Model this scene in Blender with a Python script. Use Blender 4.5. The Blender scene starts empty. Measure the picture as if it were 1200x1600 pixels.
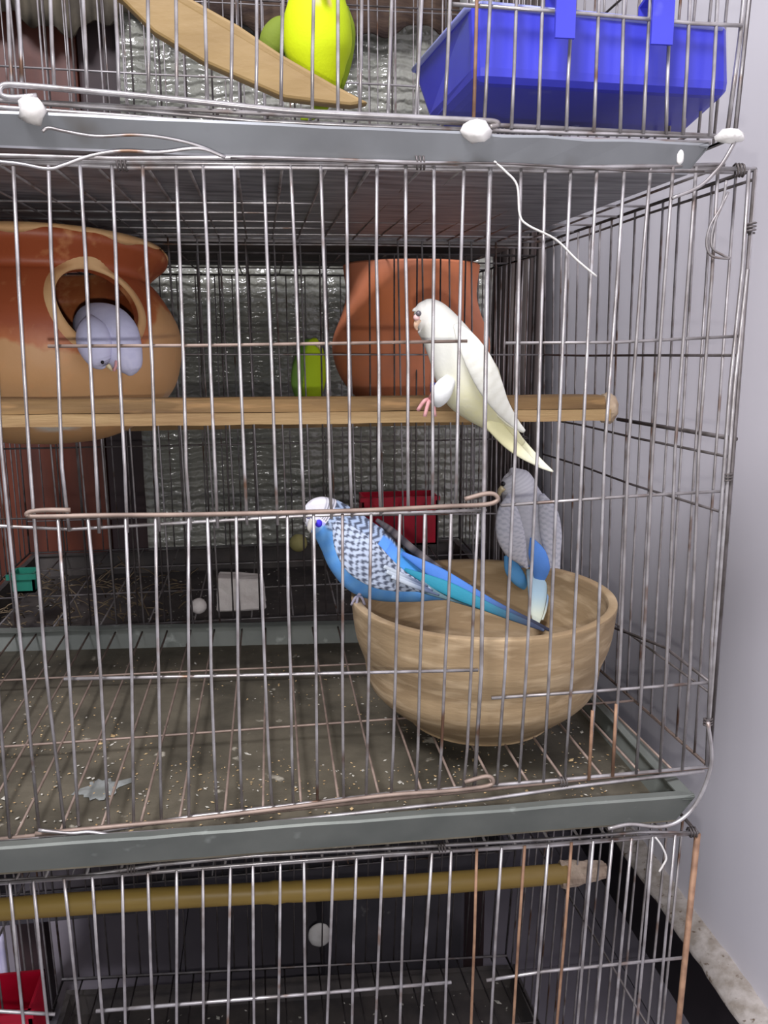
import bpy, bmesh, math, random
from mathutils import Vector, Matrix
random.seed(7)
# ------------------------------------------------------------------ camera, world, light
F=1306.0; YAW=0.1366; PIT=0.2111; ROL=-0.0025
CAM=Vector((-0.2941,-0.5,0.3059))
fw=Vector((math.sin(YAW)*math.cos(PIT),math.cos(YAW)*math.cos(PIT),-math.sin(PIT)))
r0=Vector((math.cos(YAW),-math.sin(YAW),0)); u0=r0.cross(fw)
RT=r0*math.cos(ROL)+u0*math.sin(ROL); UP=-r0*math.sin(ROL)+u0*math.cos(ROL)
scene=bpy.context.scene
cd=bpy.data.cameras.new('camera'); cam=bpy.data.objects.new('camera',cd); scene.collection.objects.link(cam)
cam.matrix_world=Matrix(((RT.x,UP.x,-fw.x,CAM.x),(RT.y,UP.y,-fw.y,CAM.y),(RT.z,UP.z,-fw.z,CAM.z),(0,0,0,1)))
cd.sensor_fit='VERTICAL'; cd.sensor_height=36; cd.lens=36*F/1600; cd.clip_start=0.01
scene.camera=cam
scene.view_settings.view_transform='Standard'; scene.view_settings.look='None'
scene.view_settings.gamma=1; scene.view_settings.use_curve_mapping=False
scene.view_settings.exposure=0.1
w=bpy.data.worlds.new('room_glow'); scene.world=w; w.use_nodes=True
w.node_tree.nodes['Background'].inputs[0].default_value=(0.86,0.88,1.0,1); w.node_tree.nodes['Background'].inputs[1].default_value=0.27
def lamp(name,kind,loc,power,col=(1,1,1),size=.01,target=None):
    l=bpy.data.lights.new(name,kind); l.energy=power; l.color=col
    if kind=='AREA': l.size=size
    else: l.shadow_soft_size=size
    o=bpy.data.objects.new(name,l); scene.collection.objects.link(o); o.location=loc
    if target is not None: o.rotation_euler=(Vector(target)-Vector(loc)).to_track_quat('-Z','Y').to_euler()
    return o
lamp('phone_flash','POINT',CAM-UP*0.0195,5.4,(1,.97,.95),.0035)
lamp('wall_fill','AREA',(-1.0,-1.25,2.1),84,(.95,.93,1.0),.6,(.24,.1,0))  # area fill added to brighten the right wall, not a known lamp of the room

# ------------------------------------------------------------------ pixel <-> world
def ray(u,v): return fw+RT*((u-600)/F)+UP*((800-v)/F)
def at(u,v,Y):
    d=ray(u,v); return CAM+d*((Y-CAM.y)/d.y)
def atx(u,v,X):
    d=ray(u,v); return CAM+d*((X-CAM.x)/d.x)
def atz(u,v,Z):
    d=ray(u,v); return CAM+d*((Z-CAM.z)/d.z)
def pxm(p): return (p-CAM).dot(fw)/F       # metres per pixel at p
def lerp(a,b,t): return a+(b-a)*t

# ------------------------------------------------------------------ materials
def srgb(c):
    return tuple(((x/255)/12.92 if x/255<.04045 else ((x/255+.055)/1.055)**2.4) for x in c)+(1,)
MATS={}
def mat(name,c1,c2=None,scale=30,rough=.6,metal=0,bump=0,bscale=None,detail=5,thr=(.35,.65),c3=None,c3scale=90,c3thr=(.68,.74),spec=.5,stretch=None,extra=None):
    if name in MATS: return MATS[name]
    m=bpy.data.materials.new(name); m.use_nodes=True; nt=m.node_tree; N=nt.nodes; L=nt.links
    b=N['Principled BSDF']; b.inputs['Roughness'].default_value=rough; b.inputs['Metallic'].default_value=metal
    b.inputs['Specular IOR Level'].default_value=spec; b.inputs['Base Color'].default_value=srgb(c1)
    tc=N.new('ShaderNodeTexCoord'); mp=N.new('ShaderNodeMapping'); L.new(tc.outputs['Object'],mp.inputs[0])
    if stretch: mp.inputs['Scale'].default_value=stretch
    def noise(sc,d=detail):
        n=N.new('ShaderNodeTexNoise'); n.inputs['Scale'].default_value=sc; n.inputs['Detail'].default_value=d; L.new(mp.outputs[0],n.inputs[0]); return n
    def ramp(src,lo,hi):
        r=N.new('ShaderNodeMapRange'); r.inputs[1].default_value=lo; r.inputs[2].default_value=hi; L.new(src,r.inputs[0]); return r
    out=None
    if c2:
        r=ramp(noise(scale).outputs[0],*thr); mx=N.new('ShaderNodeMix'); mx.data_type='RGBA'; L.new(r.outputs[0],mx.inputs[0])
        mx.inputs[6].default_value=srgb(c1); mx.inputs[7].default_value=srgb(c2); out=mx.outputs[2]
    if c3:
        r=ramp(noise(c3scale,3).outputs[0],*c3thr); mx=N.new('ShaderNodeMix'); mx.data_type='RGBA'; L.new(r.outputs[0],mx.inputs[0])
        if out: L.new(out,mx.inputs[6])
        else: mx.inputs[6].default_value=srgb(c1)
        mx.inputs[7].default_value=srgb(c3); out=mx.outputs[2]
    if out: L.new(out,b.inputs['Base Color'])
    if bump:
        bn=N.new('ShaderNodeBump'); bn.inputs['Strength'].default_value=bump; bn.inputs['Distance'].default_value=.002
        L.new(noise(bscale or scale*3).outputs[0],bn.inputs['Height']); L.new(bn.outputs[0],b.inputs['Normal'])
    MATS[name]=m; return m
def vmat(name,rough=.75,bump=.15,bscale=500,spec=.3):
    m=bpy.data.materials.new(name); m.use_nodes=True; nt=m.node_tree; b=nt.nodes['Principled BSDF']
    a=nt.nodes.new('ShaderNodeVertexColor'); a.layer_name='col'; nt.links.new(a.outputs[0],b.inputs['Base Color'])
    b.inputs['Roughness'].default_value=rough; b.inputs['Specular IOR Level'].default_value=spec
    n=nt.nodes.new('ShaderNodeTexNoise'); n.inputs['Scale'].default_value=bscale; bn=nt.nodes.new('ShaderNodeBump')
    bn.inputs['Strength'].default_value=bump; bn.inputs['Distance'].default_value=.001
    tc=nt.nodes.new('ShaderNodeTexCoord'); nt.links.new(tc.outputs['Object'],n.inputs[0])
    nt.links.new(n.outputs[0],bn.inputs['Height']); nt.links.new(bn.outputs[0],b.inputs['Normal']); return m
M_wire=mat('galvanised_wire',(186,183,184),(140,134,132),60,.36,.6,c3=(126,98,80),c3scale=35,c3thr=(.62,.72))
M_dull=mat('dull_wire',(156,152,152),(122,116,114),60,.45,.5,c3=(98,72,56),c3scale=30,c3thr=(.58,.7))
M_rust=mat('rusty_wire',(158,124,98),(122,92,72),80,.7,.25)
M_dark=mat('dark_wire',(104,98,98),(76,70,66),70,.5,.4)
M_brownw=mat('brown_wire',(146,128,116),(120,104,94),70,.6,.35)
M_tray=mat('green_grey_tray',(112,116,110),(94,99,94),18,.5,.25,bump=.15,c3=(150,156,150),c3scale=60,c3thr=(.66,.8))
M_traytop=mat('light_grey_tray',(140,143,146),(122,124,126),14,.45,.35,c3=(98,92,84),c3scale=22,c3thr=(.6,.8))
M_traydirty=mat('soiled_tray_floor',(66,62,52),(98,92,78),22,.55,.1,bump=.3,bscale=120,detail=8,c3=(168,162,146),c3scale=70,c3thr=(.68,.76))
M_traydark=mat('dark_tray_floor',(62,58,58),(84,78,74),30,.7,.1,bump=.3,c3=(120,116,110),c3scale=80,c3thr=(.70,.78))
M_under=mat('tray_underside',(150,150,154),(104,104,108),20,.45,.3,stretch=(1,6,1))
M_clay=mat('clay_bowl',(152,130,98),(136,114,84),14,.85,bump=.2,bscale=60,c3=(176,154,122),c3scale=26,stretch=(1,1,5),c3thr=(.5,.7))
M_wood=mat('perch_wood',(126,98,58),(96,72,42),14,.75,bump=.4,c3=(152,118,76),c3scale=30,stretch=(.6,5,5),c3thr=(.55,.7))
M_wood2=mat('pale_wood',(150,124,84),(128,100,64),18,.75,bump=.4,stretch=(.5,6,6))
M_bamboo=mat('bamboo',(172,144,74),(154,128,66),10,.45,bump=.1,stretch=(1,5,5))
M_plank=mat('plank_wood',(150,124,78),(134,108,62),10,.6,bump=.2,stretch=(1,4,4))
M_blue=mat('blue_plastic',(62,66,192),(54,56,178),12,.42,bump=.08,c3=(118,122,205),c3scale=30,c3thr=(.68,.85))
M_white=mat('white_tape',(222,220,216),(196,192,186),40,.7,bump=.3)
M_chalk=mat('chalk',(238,232,226),(220,212,206),50,.9,bump=.5)
M_red=mat('red_plastic',(196,14,50),(168,10,40),20,.4)
M_teal=mat('teal_plastic',(44,140,118),(34,120,100),30,.5)
M_yel=mat('yellow_ball',(186,178,116),(166,158,98),60,.7)
M_seed=mat('seed_husk',(196,172,128),(160,128,84),300,.8)
M_seed2=mat('pale_dropping',(196,192,180),(150,148,136),200,.8)
M_cloth=mat('dusty_cloth',(98,90,74),(66,60,50),16,.9,bump=.5)
M_brown=mat('brown_wood',(96,46,28),(66,32,22),5,.45,stretch=(6,6,1))
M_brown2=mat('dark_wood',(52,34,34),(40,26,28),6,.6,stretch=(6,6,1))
M_wall=mat('white_wall',(236,233,238),(228,225,231),3,.8,bump=.05)
M_ledge=mat('dirty_mortar',(196,188,180),(160,150,138),60,.9,bump=.5,c3=(110,92,74),c3scale=90,c3thr=(.62,.7))
M_black=mat('black_skirting',(24,20,22),(34,28,30),20,.35)
M_floor=mat('grey_floor_tile',(126,121,128),(114,109,117),8,.4)
M_curt=mat('grey_curtain',(110,102,98),(78,66,64),7,.9,stretch=(14,1,.5))
M_pink=mat('bird_foot',(214,160,160),(196,140,140),300,.6)
M_beak=mat('bird_beak',(206,196,160),(190,170,130),300,.4)
M_eye=mat('bird_eye',(14,12,16),None,1,.1)
M_blackbag=mat('black_plastic',(62,60,64),(80,77,82),18,.35,bump=.4,bscale=40,c3=(110,108,106),c3scale=60,c3thr=(.7,.78))
# quilted translucent sheet
M_sheet=mat('ribbed_plastic_sheet',(160,160,148),(126,128,118),9,.18,spec=.9)
nt=M_sheet.node_tree; N=nt.nodes; L=nt.links; b=N['Principled BSDF']
tc=N.new('ShaderNodeTexCoord'); w1=N.new('ShaderNodeTexWave'); w1.bands_direction='Z'; w1.inputs['Scale'].default_value=22; w1.inputs['Distortion'].default_value=2.5; w1.inputs['Detail Scale'].default_value=3
vo=N.new('ShaderNodeTexNoise'); vo.inputs['Scale'].default_value=60; L.new(tc.outputs['Object'],w1.inputs[0]); L.new(tc.outputs['Object'],vo.inputs[0])
ad=N.new('ShaderNodeMath'); ad.operation='ADD'; L.new(w1.outputs[1],ad.inputs[0]); L.new(vo.outputs[0],ad.inputs[1])
bn=N.new('ShaderNodeBump'); bn.inputs['Strength'].default_value=.7; bn.inputs['Distance'].default_value=.004; L.new(ad.outputs[0],bn.inputs['Height']); L.new(bn.outputs[0],b.inputs['Normal'])

# ------------------------------------------------------------------ mesh helpers
C=scene.collection
def link(name,me,m,parent=None,smooth=True):
    o=bpy.data.objects.new(name,me); C.objects.link(o)
    if m: me.materials.append(m)
    if smooth:
        for p in me.polygons: p.use_smooth=True
    if parent is not None:
        o.parent=parent; o.matrix_parent_inverse=Matrix.Translation(-Vector(parent['org'])) if 'org' in parent else Matrix()
    return o
def mesh(name,vs,fs,m,parent=None,smooth=True,org=None):
    me=bpy.data.meshes.new(name); me.from_pydata([tuple(v) for v in vs],[],fs); me.update()
    return link(name,me,m,parent,smooth)
def thing(name,label,cat,loc=(0,0,0),group=None):
    o=bpy.data.objects.new(name,None); o.empty_display_size=.02; C.objects.link(o); o.location=loc; o['org']=tuple(loc)
    o['label']=label; o['category']=cat
    if group: o['group']=group
    return o
def tag(o,label,cat,group=None,kind=None):
    if label: o['label']=label
    if cat: o['category']=cat
    if group: o['group']=group
    if kind: o['kind']=kind
    return o
def frames(pts):
    n=len(pts); T=[]
    for i in range(n):
        a=pts[max(0,i-1)]; c=pts[min(n-1,i+1)]; T.append((c-a).normalized())
    ref=Vector((0,1,0)) if abs(T[0].y)<.9 else Vector((0,0,1))
    out=[]; nrm=(ref-T[0]*ref.dot(T[0])).normalized()
    for t in T:
        nrm=(nrm-t*nrm.dot(t))
        if nrm.length<1e-6: nrm=t.orthogonal()
        nrm.normalize(); out.append((nrm,t.cross(nrm)))
    return out
def catmull(pts,n):
    if len(pts)<3: return pts
    P=[pts[0]*2-pts[1]]+list(pts)+[pts[-1]*2-pts[-2]]; out=[]
    for i in range(1,len(P)-2):
        for k in range(n):
            t=k/n; a,b_,c,d=P[i-1],P[i],P[i+1],P[i+2]
            out.append(.5*((2*b_)+(c-a)*t+(2*a-5*b_+4*c-d)*t*t+(3*b_-a-3*c+d)*t**3))
    out.append(pts[-1]); return out
def tubegeo(pts,r,seg=6):
    fr=frames(pts); vs=[]; fs=[]
    for p,(a,b_) in zip(pts,fr):
        for k in range(seg):
            g=2*math.pi*k/seg; vs.append(p+(a*math.cos(g)+b_*math.sin(g))*r)
    for i in range(len(pts)-1):
        for k in range(seg):
            k2=(k+1)%seg; fs.append((i*seg+k,i*seg+k2,(i+1)*seg+k2,(i+1)*seg+k))
    fs.append(tuple(range(seg-1,-1,-1))); fs.append(tuple((len(pts)-1)*seg+k for k in range(seg)))
    return vs,fs
def tube(name,pts,r,m,parent=None,seg=6,smooth_n=0):
    pts=[Vector(p) for p in pts]
    if smooth_n: pts=catmull(pts,smooth_n)
    vs,fs=tubegeo(pts,r,seg); return mesh(name,vs,fs,m,parent)
def tubes(name,paths,r,m,parent=None,seg=6,smooth_n=0):
    V=[];Fc=[]
    for pts in paths:
        pts=[Vector(p) for p in pts]
        if smooth_n: pts=catmull(pts,smooth_n)
        vs,fs=tubegeo(pts,r,seg); o=len(V); V+=vs; Fc+=[tuple(i+o for i in f) for f in fs]
    return mesh(name,V,Fc,m,parent)
def boxgeo(x0,x1,y0,y1,z0,z1):
    v=[Vector((x,y,z)) for x in(x0,x1) for y in(y0,y1) for z in(z0,z1)]
    return v,[(0,1,3,2),(4,6,7,5),(0,4,5,1),(2,3,7,6),(0,2,6,4),(1,5,7,3)]
def box(name,x0,x1,y0,y1,z0,z1,m,parent=None,bev=0):
    v,f=boxgeo(x0,x1,y0,y1,z0,z1); o=mesh(name,v,f,m,parent,False)
    if bev: bv=o.modifiers.new('bevel','BEVEL'); bv.width=bev; bv.segments=2
    return o
def lathe(name,prof,center,m,parent=None,seg=72,tilt=None,thick=0):
    vs=[];fs=[]
    for (r,z) in prof:
        for k in range(seg):
            g=2*math.pi*k/seg; p=Vector((r*math.cos(g),r*math.sin(g),z))
            if tilt: p=tilt@p
            vs.append(Vector(center)+p)
    n=len(prof)
    for i in range(n-1):
        for k in range(seg):
            k2=(k+1)%seg; fs.append((i*seg+k,i*seg+k2,(i+1)*seg+k2,(i+1)*seg+k))
    fs.append(tuple(range(seg-1,-1,-1))); fs.append(tuple((n-1)*seg+k for k in range(seg)))
    return mesh(name,vs,fs,m,parent)
def smoothprof(pr,n=6):
    return [(max(0.0001,p.x),p.y) for p in catmull([Vector((a,b_,0)) for a,b_ in pr],n)]
def loft(name,st,m,parent,colf=None,nr=60,seg=48,fac=None,pmat=None):
    """st: (u,v,Y,rpx,rdepth_px) stations -> closed lofted body, coloured by colf(t,s,q,side)"""
    A=[Vector((a[0],a[1],a[2]*1000)) for a in st]; R=[Vector((a[3],a[4],0)) for a in st]
    k=max(1,round(nr/(len(st)-1))); A=catmull(A,k); R=catmull(R,k); n=len(A)
    W=[at(a.x,a.y,a.z/1000) for a in A]; vs=[];fs=[];cols=[]
    s=0
    for i in range(n):
        a=A[max(0,i-1)]; c=A[min(n-1,i+1)]; Tp=Vector((c.x-a.x,c.y-a.y)); Tp.normalize()
        T=(W[min(n-1,i+1)]-W[max(0,i-1)]).normalized()
        n1=(RT*Tp.y+UP*Tp.x); n1=(n1-T*n1.dot(T)).normalized()     # picture-side normal (towards upper right of axis)
        n2=T.cross(n1); 
        if n2.dot(fw)<0: n2=-n2
        mp=pxm(W[i]); r1=max(.3,R[i].x)*mp; r2=max(.3,R[i].y)*mp
        if i: s+=(Vector((A[i].x,A[i].y))-Vector((A[i-1].x,A[i-1].y))).length
        for j in range(seg):
            g=2*math.pi*j/seg; vs.append(W[i]+n1*math.cos(g)*r1+n2*math.sin(g)*r2)
            if colf: cols.append(colf(i/(n-1),s,math.cos(g),math.sin(g),R[i].x,A[i]))
    for i in range(n-1):
        for j in range(seg):
            j2=(j+1)%seg; fs.append((i*seg+j,i*seg+j2,(i+1)*seg+j2,(i+1)*seg+j))
    fs.append(tuple(range(seg-1,-1,-1))); fs.append(tuple((n-1)*seg+j for j in range(seg)))
    o=mesh(name,vs,fs,m,parent)
    if colf:
        ca=o.data.color_attributes.new('col','FLOAT_COLOR','POINT')
        for i,c in enumerate(cols): ca.data[i].color=srgb(c)
    return o
def mixc(a,b_,t): t=max(0,min(1,t)); return tuple(a[i]*(1-t)+b_[i]*t for i in range(3))
def sm(a,b_,x): t=max(0,min(1,(x-a)/(b_-a))); return t*t*(3-2*t)
def ball(name,c,r,m,parent=None,sub=2,sc=(1,1,1),jit=0):
    bm=bmesh.new(); bmesh.ops.create_icosphere(bm,subdivisions=sub,radius=r)
    for v in bm.verts:
        v.co=Vector((v.co.x*sc[0],v.co.y*sc[1],v.co.z*sc[2]))*(1+random.uniform(-jit,jit))+Vector(c)
    me=bpy.data.meshes.new(name); bm.to_mesh(me); bm.free(); return link(name,me,m,parent)

# ------------------------------------------------------------------ the room
FZ=-.544; WX=.24; BY=1.28
def struct(o): o['kind']='structure'; return o
struct(box('wall_right',WX,WX+.1,-1.6,BY,FZ,1.8,M_wall))
struct(box('wall_back',-2.2,WX+.1,BY,BY+.1,FZ,1.8,mat('back_wall',(150,146,146),(130,126,128),4,.8)))
fl=struct(box('floor',-2.2,WX+.1,-1.6,BY+.1,FZ-.06,FZ-.004,mat('tile_joint',(52,48,50),None,1,.9)))
tile=None
for i in range(5):
    for j in range(6):
        x1=.162-.3*i+ .3 if i==0 else .162-.3*(i-1); x0=x1-.2985
        if i==0: x0=.1635; x1=WX-.034
        y0=-.45+.3*j; 
        box('tile',x0,x1,y0,y0+.2985,FZ-.004,FZ,M_floor,fl)
struct(box('baseboard_right',WX-.034,WX,-1.5,BY,FZ,FZ+.094,M_black))
# rough mortar ledge on the skirting
vs=[];fs=[];nn=160
for i in range(nn):
    y=-1.5+(BY+1.5)*i/(nn-1); a=WX-.034+random.uniform(-.0015,.0015); 
    vs+= [Vector((a,y,FZ+.094)),Vector((a,y,FZ+.100+random.uniform(-.001,.001))),Vector((WX-.002+random.uniform(-.003,.001),y,FZ+.108+random.uniform(-.003,.003))),Vector((WX+.004,y,FZ+.108))]
for i in range(nn-1):
    for k in range(3): fs.append((i*4+k,i*4+k+1,(i+1)*4+k+1,(i+1)*4+k))
struct(mesh('trim_1',vs,fs,M_ledge))

# ------------------------------------------------------------------ cages
D=.375; XL=-.64
RW=.00095; RR=.0013
def lineat(p,q,x):            # point on the line p-q with given world x
    t=(x-p.x)/(q.x-p.x); return p+(q-p)*t
def jit(p,a): return p+Vector((random.uniform(-a,a),random.uniform(-a,a),random.uniform(-a,a)))
def grid_panel(root,name,A,B,Cc,Dd,n,cross,m=None,mc=None,ext=0,wob=.0006,rail=True):
    """quad A-B (first edge) to D-C (opposite edge); n wires run from AB to DC; cross=list of t"""
    m=m or M_wire; mc=mc or m
    edge=tubes(name,[[A,B],[B,Cc],[Cc,Dd],[Dd,A]],RR,mc,root)
    for i in range(1,n):
        t=(i+random.uniform(-.12,.12))/n; a=lerp(A,B,t); c=lerp(Dd,Cc,t); mid=jit((a+c)/2,wob)
        tube('bar',[a,lerp(a,mid,.5)+Vector((random.uniform(-1,1)*wob*.6,0,0)),mid,c],RW,m,edge)
    for t in cross:
        a=lerp(A,Dd,t); c=lerp(B,Cc,t); tube('cross_wire',[a,jit(lerp(a,c,.4),wob*2),jit(lerp(a,c,.7),wob*2),c],RW*1.05,mc,edge)
    return edge
def pxpath(P,Y=0): return [at(u,v,Y) for u,v in P]

# --- middle cage -------------------------------------------------------------
mF={'TR':at(1180,264,0),'BR':at(1108,1198,0)}
mF['TL']=lineat(at(0,252,0),mF['TR'],XL); mF['BL']=lineat(at(0,1311,0),mF['BR'],XL)
mB={'TR':at(852,378,D),'BR':at(846,966,D)}
mB['TL']=lineat(at(100,368,D),mB['TR'],XL); mB['BL']=lineat(at(200,980,D),mB['BR'],XL)
mid=thing('bird_cage','galvanised wire cage in the middle of the front stack holding the big clay bowl','cage',((XL)/2,D/2,0))
fp=tubes('front_panel',[[mF['TL'],at(0,252,0),at(200,262,0),at(400,262,-.001),at(620,263,0),at(900,268,0),mF['TR']],
    [mF['TL']+Vector((0,-.003,.005)),at(0,243,-.003),at(180,248,-.003),at(390,246,-.003),at(640,254,-.003),at(900,262,-.003),mF['TR']+Vector((-.02,0,.002))],
    [mF['TR'],at(1168,420,0),at(1148,600,0),at(1133,800,0),at(1118,1000,0),at(1108,1130,0),mF['BR']],[mF['TL'],mF['BL']],
    [mF['BL'],at(0,1311,0),at(130,1304,0),at(300,1276,0),at(600,1241,0),at(880,1218,0),mF['BR']],
    [mF['BL']+Vector((0,-.004,-.006)),at(150,1306,-.004),at(380,1290,-.004),at(600,1266,-.004),at(760,1249,-.004),at(900,1229,-.004),at(1100,1205,-.002)]],RR,M_wire,mid)
tubes('rail',[[at(u-3,800,0),at(u,1310,0)] for u in ()] or [[mF['TR']+Vector((-.004,0,0)),at(1160,420,0),at(1141,600,0),at(1126,800,0),at(1112,1000,0),mF['BR']+Vector((-.002,0,0))]],RR*.9,M_wire,mid)
up_bars=[(76,97,730,108,830),(125,150,730,155,833),(175,195,730,199,832),(223,243,730,249,830),(275,291,730,298,828),(317,336,730,340,825),
 (366,382,730,386,820),(412,430,730,434,820),(454,472,730,476,815),(501,515,730,518,810),(541,547,730,550,808),(589,592,730,595,805),(634,637,700,638,797),(678,676,700,676,795),(725,714,700,712,792)]
for a,b_,vb,c,vc in up_bars:
    tube('bar',pxpath([(a,258),(a+(b_-a)*.28+random.uniform(-2,2),400),(a+(b_-a)*.66+random.uniform(-2,2),570),(b_,vb),(c,vc)],-.0012),RW*1.1,M_wire,fp)
full=[(-70,-45,-5,15,1308),(-22,2,37,62,1305),(21,45,72,101,1296),(766,757,752,741,1230),(814,805,789,776,1226),(852,840,822,811,1222),(892,872,858,849,1222),(933,910,894,882,1219),
 (976,945,932,920,1216),(1017,982,968,957,1213),(1052,1020,1004,994,1209),(1088,1055,1041,1031,1206),(1122,1092,1078,1066,1203)]
for i,(a,b_,c,d,vd) in enumerate(full):
    big=(i==3)
    tube('bar',pxpath([(a,260),((a*.6+b_*.4)+random.uniform(-2,2),440),(b_,700),((b_+c)/2,880),(c,1050),(d,vd)],-.0012),RW*(1.45 if big else 1.1),M_wire if i<9 else M_dull,fp)
for a,b_,v0,v1 in ((920,920,1110,1219),(957,957,1100,1213)):   # rusted lower ends of two bars
    o=tube('rusty_end',pxpath([(a+6,v0),(a,v1)],-.0014),RW*1.25,M_rust,fp); o['label']='rusted lower end of a bar'
for P,mm in (([(75,541),(300,540),(500,537),(730,533)],M_brownw),([(790,536),(960,535),(1160,525)],M_dull),([(782,790),(960,777),(1135,767)],M_dull),
          ([(100,1061),(300,1057),(520,1052),(747,1047)],M_wire),([(768,1091),(900,1082),(1000,1075),(1112,1066)],M_rust if 0 else M_dull),
          ([(-40,818),(0,822),(110,827),(300,816),(480,806),(640,801),(760,797)],M_wire)):
    tube('cross_wire',pxpath(P,.0012),RW*1.15,mm,fp)
# door
door=tube('door',pxpath([(110,797),(70,797),(46,800),(43,805),(60,807),(170,805),(300,804),(480,800),(600,796),(700,791),(750,789),(770,786),(778,780),(772,772),(755,772),(726,780)],-.004),RR*1.15,M_brownw,mid,6,4)
tube('lower_rail',pxpath([(55,1303),(170,1292),(300,1280),(450,1262),(600,1243),(700,1236),(762,1228),(770,1219),(760,1213),(726,1222)],-.004),RR*1.15,M_brownw,door,6,4)
dbars=[(90,108,123,1290),(137,157,170,1290),(196,206,209,1287),(243,248,252,1282),(295,295,295,1276),(324,330,339,1268),(369,372,378,1263),(406,414,425,1258),(449,454,458,1254),
   (490,494,496,1250),(535,535,537,1246),(580,576,572,1243),(625,618,611,1241),(664,656,650,1238),(705,695,685,1236),(747,736,724,1232)]
for a,b_,c,vc in dbars:
    tube('bar',pxpath([(a,803),(a+(b_-a)*.5+random.uniform(-1.5,1.5),930),(b_,1050),(b_+(c-b_)*.5,1170),(c,vc)],-.003),RW*1.1,M_wire if a<500 else M_dull,door)
# other panels
grid_panel(mid,'side_panel',mF['BR'],mB['BR'],mB['TR'],mF['TR'],16,[.135,.46,.555,.72,.985],M_dull,M_dark)
grid_panel(mid,'side_panel',mF['BL'],mB['BL'],mB['TL'],mF['TL'],17,[.3,.6],M_dull)
grid_panel(mid,'back_panel',mB['BL'],mB['BR'],mB['TR'],mB['TL'],25,[.3,.72,.985],M_dull)
grid_panel(mid,'roof_panel',mF['TL'],mF['TR'],mB['TR'],mB['TL'],25,[.03,.38,.52,.66,.78,.9],M_dull,M_wire)
grid_panel(mid,'floor_panel',mF['BL'],mF['BR'],mB['BR'],mB['BL'],25,[.33,.66],M_brownw,M_brownw)
# diagonal brace wires on the right side
tube('brace_wire',[at(1112,1068,0),atx(1040,1012,0),atx(945,975,0)],RR,M_dark,mid)
tube('brace_wire',[atx(965,655,0)+Vector((0,0,0)),at(1150,686,.002)],RR*1.2,M_dark,mid)

# --- tray builder: open sheet-metal drawer -----------------------------------
def tray(label,x0,x1,y0,y1,zf,zr,h,m_out,m_in,lipL=None,flange=.006,group=None):
    """zf: z of the top of front lip at x0 / x1 (tuple); zr rear tuple; h wall height"""
    t=thing('droppings_tray',label,'tray',((x0+x1)/2,(y0+y1)/2,min(zf)-h),group)
    def P(x,y,dz=0):
        a=(x-x0)/(x1-x0); c=(y-y0)/(y1-y0); z=(zf[0]*(1-a)+zf[1]*a)*(1-c)+(zr[0]*(1-a)+zr[1]*a)*c; return Vector((x,y,z+dz))
    e=.008
    # floor of the tray
    V=[P(x0+e,y0+e,-h),P(x1-e,y0+e,-h),P(x1-e,y1-e,-h),P(x0+e,y1-e,-h)]
    V2=[v-Vector((0,0,.0012)) for v in V]
    mesh('tray_floor',V+V2,[(0,1,2,3),(7,6,5,4),(0,4,5,1),(1,5,6,2),(2,6,7,3),(3,7,4,0)],m_in,t,False)
    O=[P(x0,y0),P(x1,y0),P(x1,y1),P(x0,y1)]
    for nm,i,j in(('front_lip',0,1),('side_lip',1,2),('back_lip',2,3),('side_lip',3,0)):
        a,c=O[i],O[j]; al,cl=V[i],V[j]; inn=Vector(((x0+x1)/2,(y0+y1)/2,0)); 
        d=Vector((-(c-a).y,(c-a).x,0)).normalized()   # inward
        n=24; vs=[];fs=[]
        for k in range(n+1):
            q=k/n; top=lerp(a,c,q); bot=lerp(al,cl,q); wv=Vector((0,0,random.uniform(-.0006,.0006)))
            vs+=[bot,top+wv,top+wv+Vector((0,0,.0015))+d*flange*.1,top+wv+d*flange,top+wv+d*flange-Vector((0,0,.0012)),top+d*.0014-Vector((0,0,.0014)),bot+d*.0014]
        for k in range(n):
            for s_ in range(7):
                s2=(s_+1)%7; fs.append((k*7+s_,(k+1)*7+s_,(k+1)*7+s2,k*7+s2))
        mesh(nm,vs,fs,m_out,t,False)
    return t
zA=at(0,1316,-.02).z; zB=at(1085,1240,-.02).z
def xz(u,v,Y): p=at(u,v,Y); return p
pa=at(0,1328,-.022); pb=at(1086,1246,-.022)
zl=lineat(pa,pb,XL+.01).z; zr_=pb.z
mtray=tray('greenish grey metal droppings tray under the middle front cage',XL+.01,pb.x,-.022,D-.012,(zl,zr_),(zl+.008,zr_-.006),.021,M_tray,M_traydirty,flange=.009)
# --- top cage ------------------------------------------------------------------
tF={'BR':at(1148,214,0)}; tF['BL']=lineat(at(0,157,0),tF['BR'],XL); TZ=.44
tF['TR']=at(1148,214,0)+Vector((.012,0,.4)); tF['TL']=tF['BL']+Vector((0,0,.4))
zt=tF['BR'].z
tB={'BR':Vector((tF['BR'].x,D,zt)),'BL':Vector((XL,D,zt+.012)),'TR':Vector((tF['BR'].x,D,zt+.4)),'TL':Vector((XL,D,zt+.4))}
top=thing('bird_cage','top wire cage with the blue plastic feeder box and yellow-green bird','cage',(XL/2,D/2,zt))
fp2=tubes('front_panel',[[tF['BL'],at(0,157,0),at(200,171,0),at(400,189,0),at(600,198,0),at(850,207,0),tF['BR']],
   [tF['BL']+Vector((0,-.004,-.005)),at(0,168,-.004),at(200,182,-.004),at(400,199,-.004),at(600,205,-.004),at(850,216,-.004),at(1110,223,-.004)],
   [tF['BR'],at(1164,60,0),tF['TR']],[tF['BR']+Vector((-.005,0,0)),at(1156,60,0),tF['TR']+Vector((-.005,0,0))],[tF['BL'],tF['TL']],[tF['TL'],tF['TR']]],RR,M_wire,top)
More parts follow.
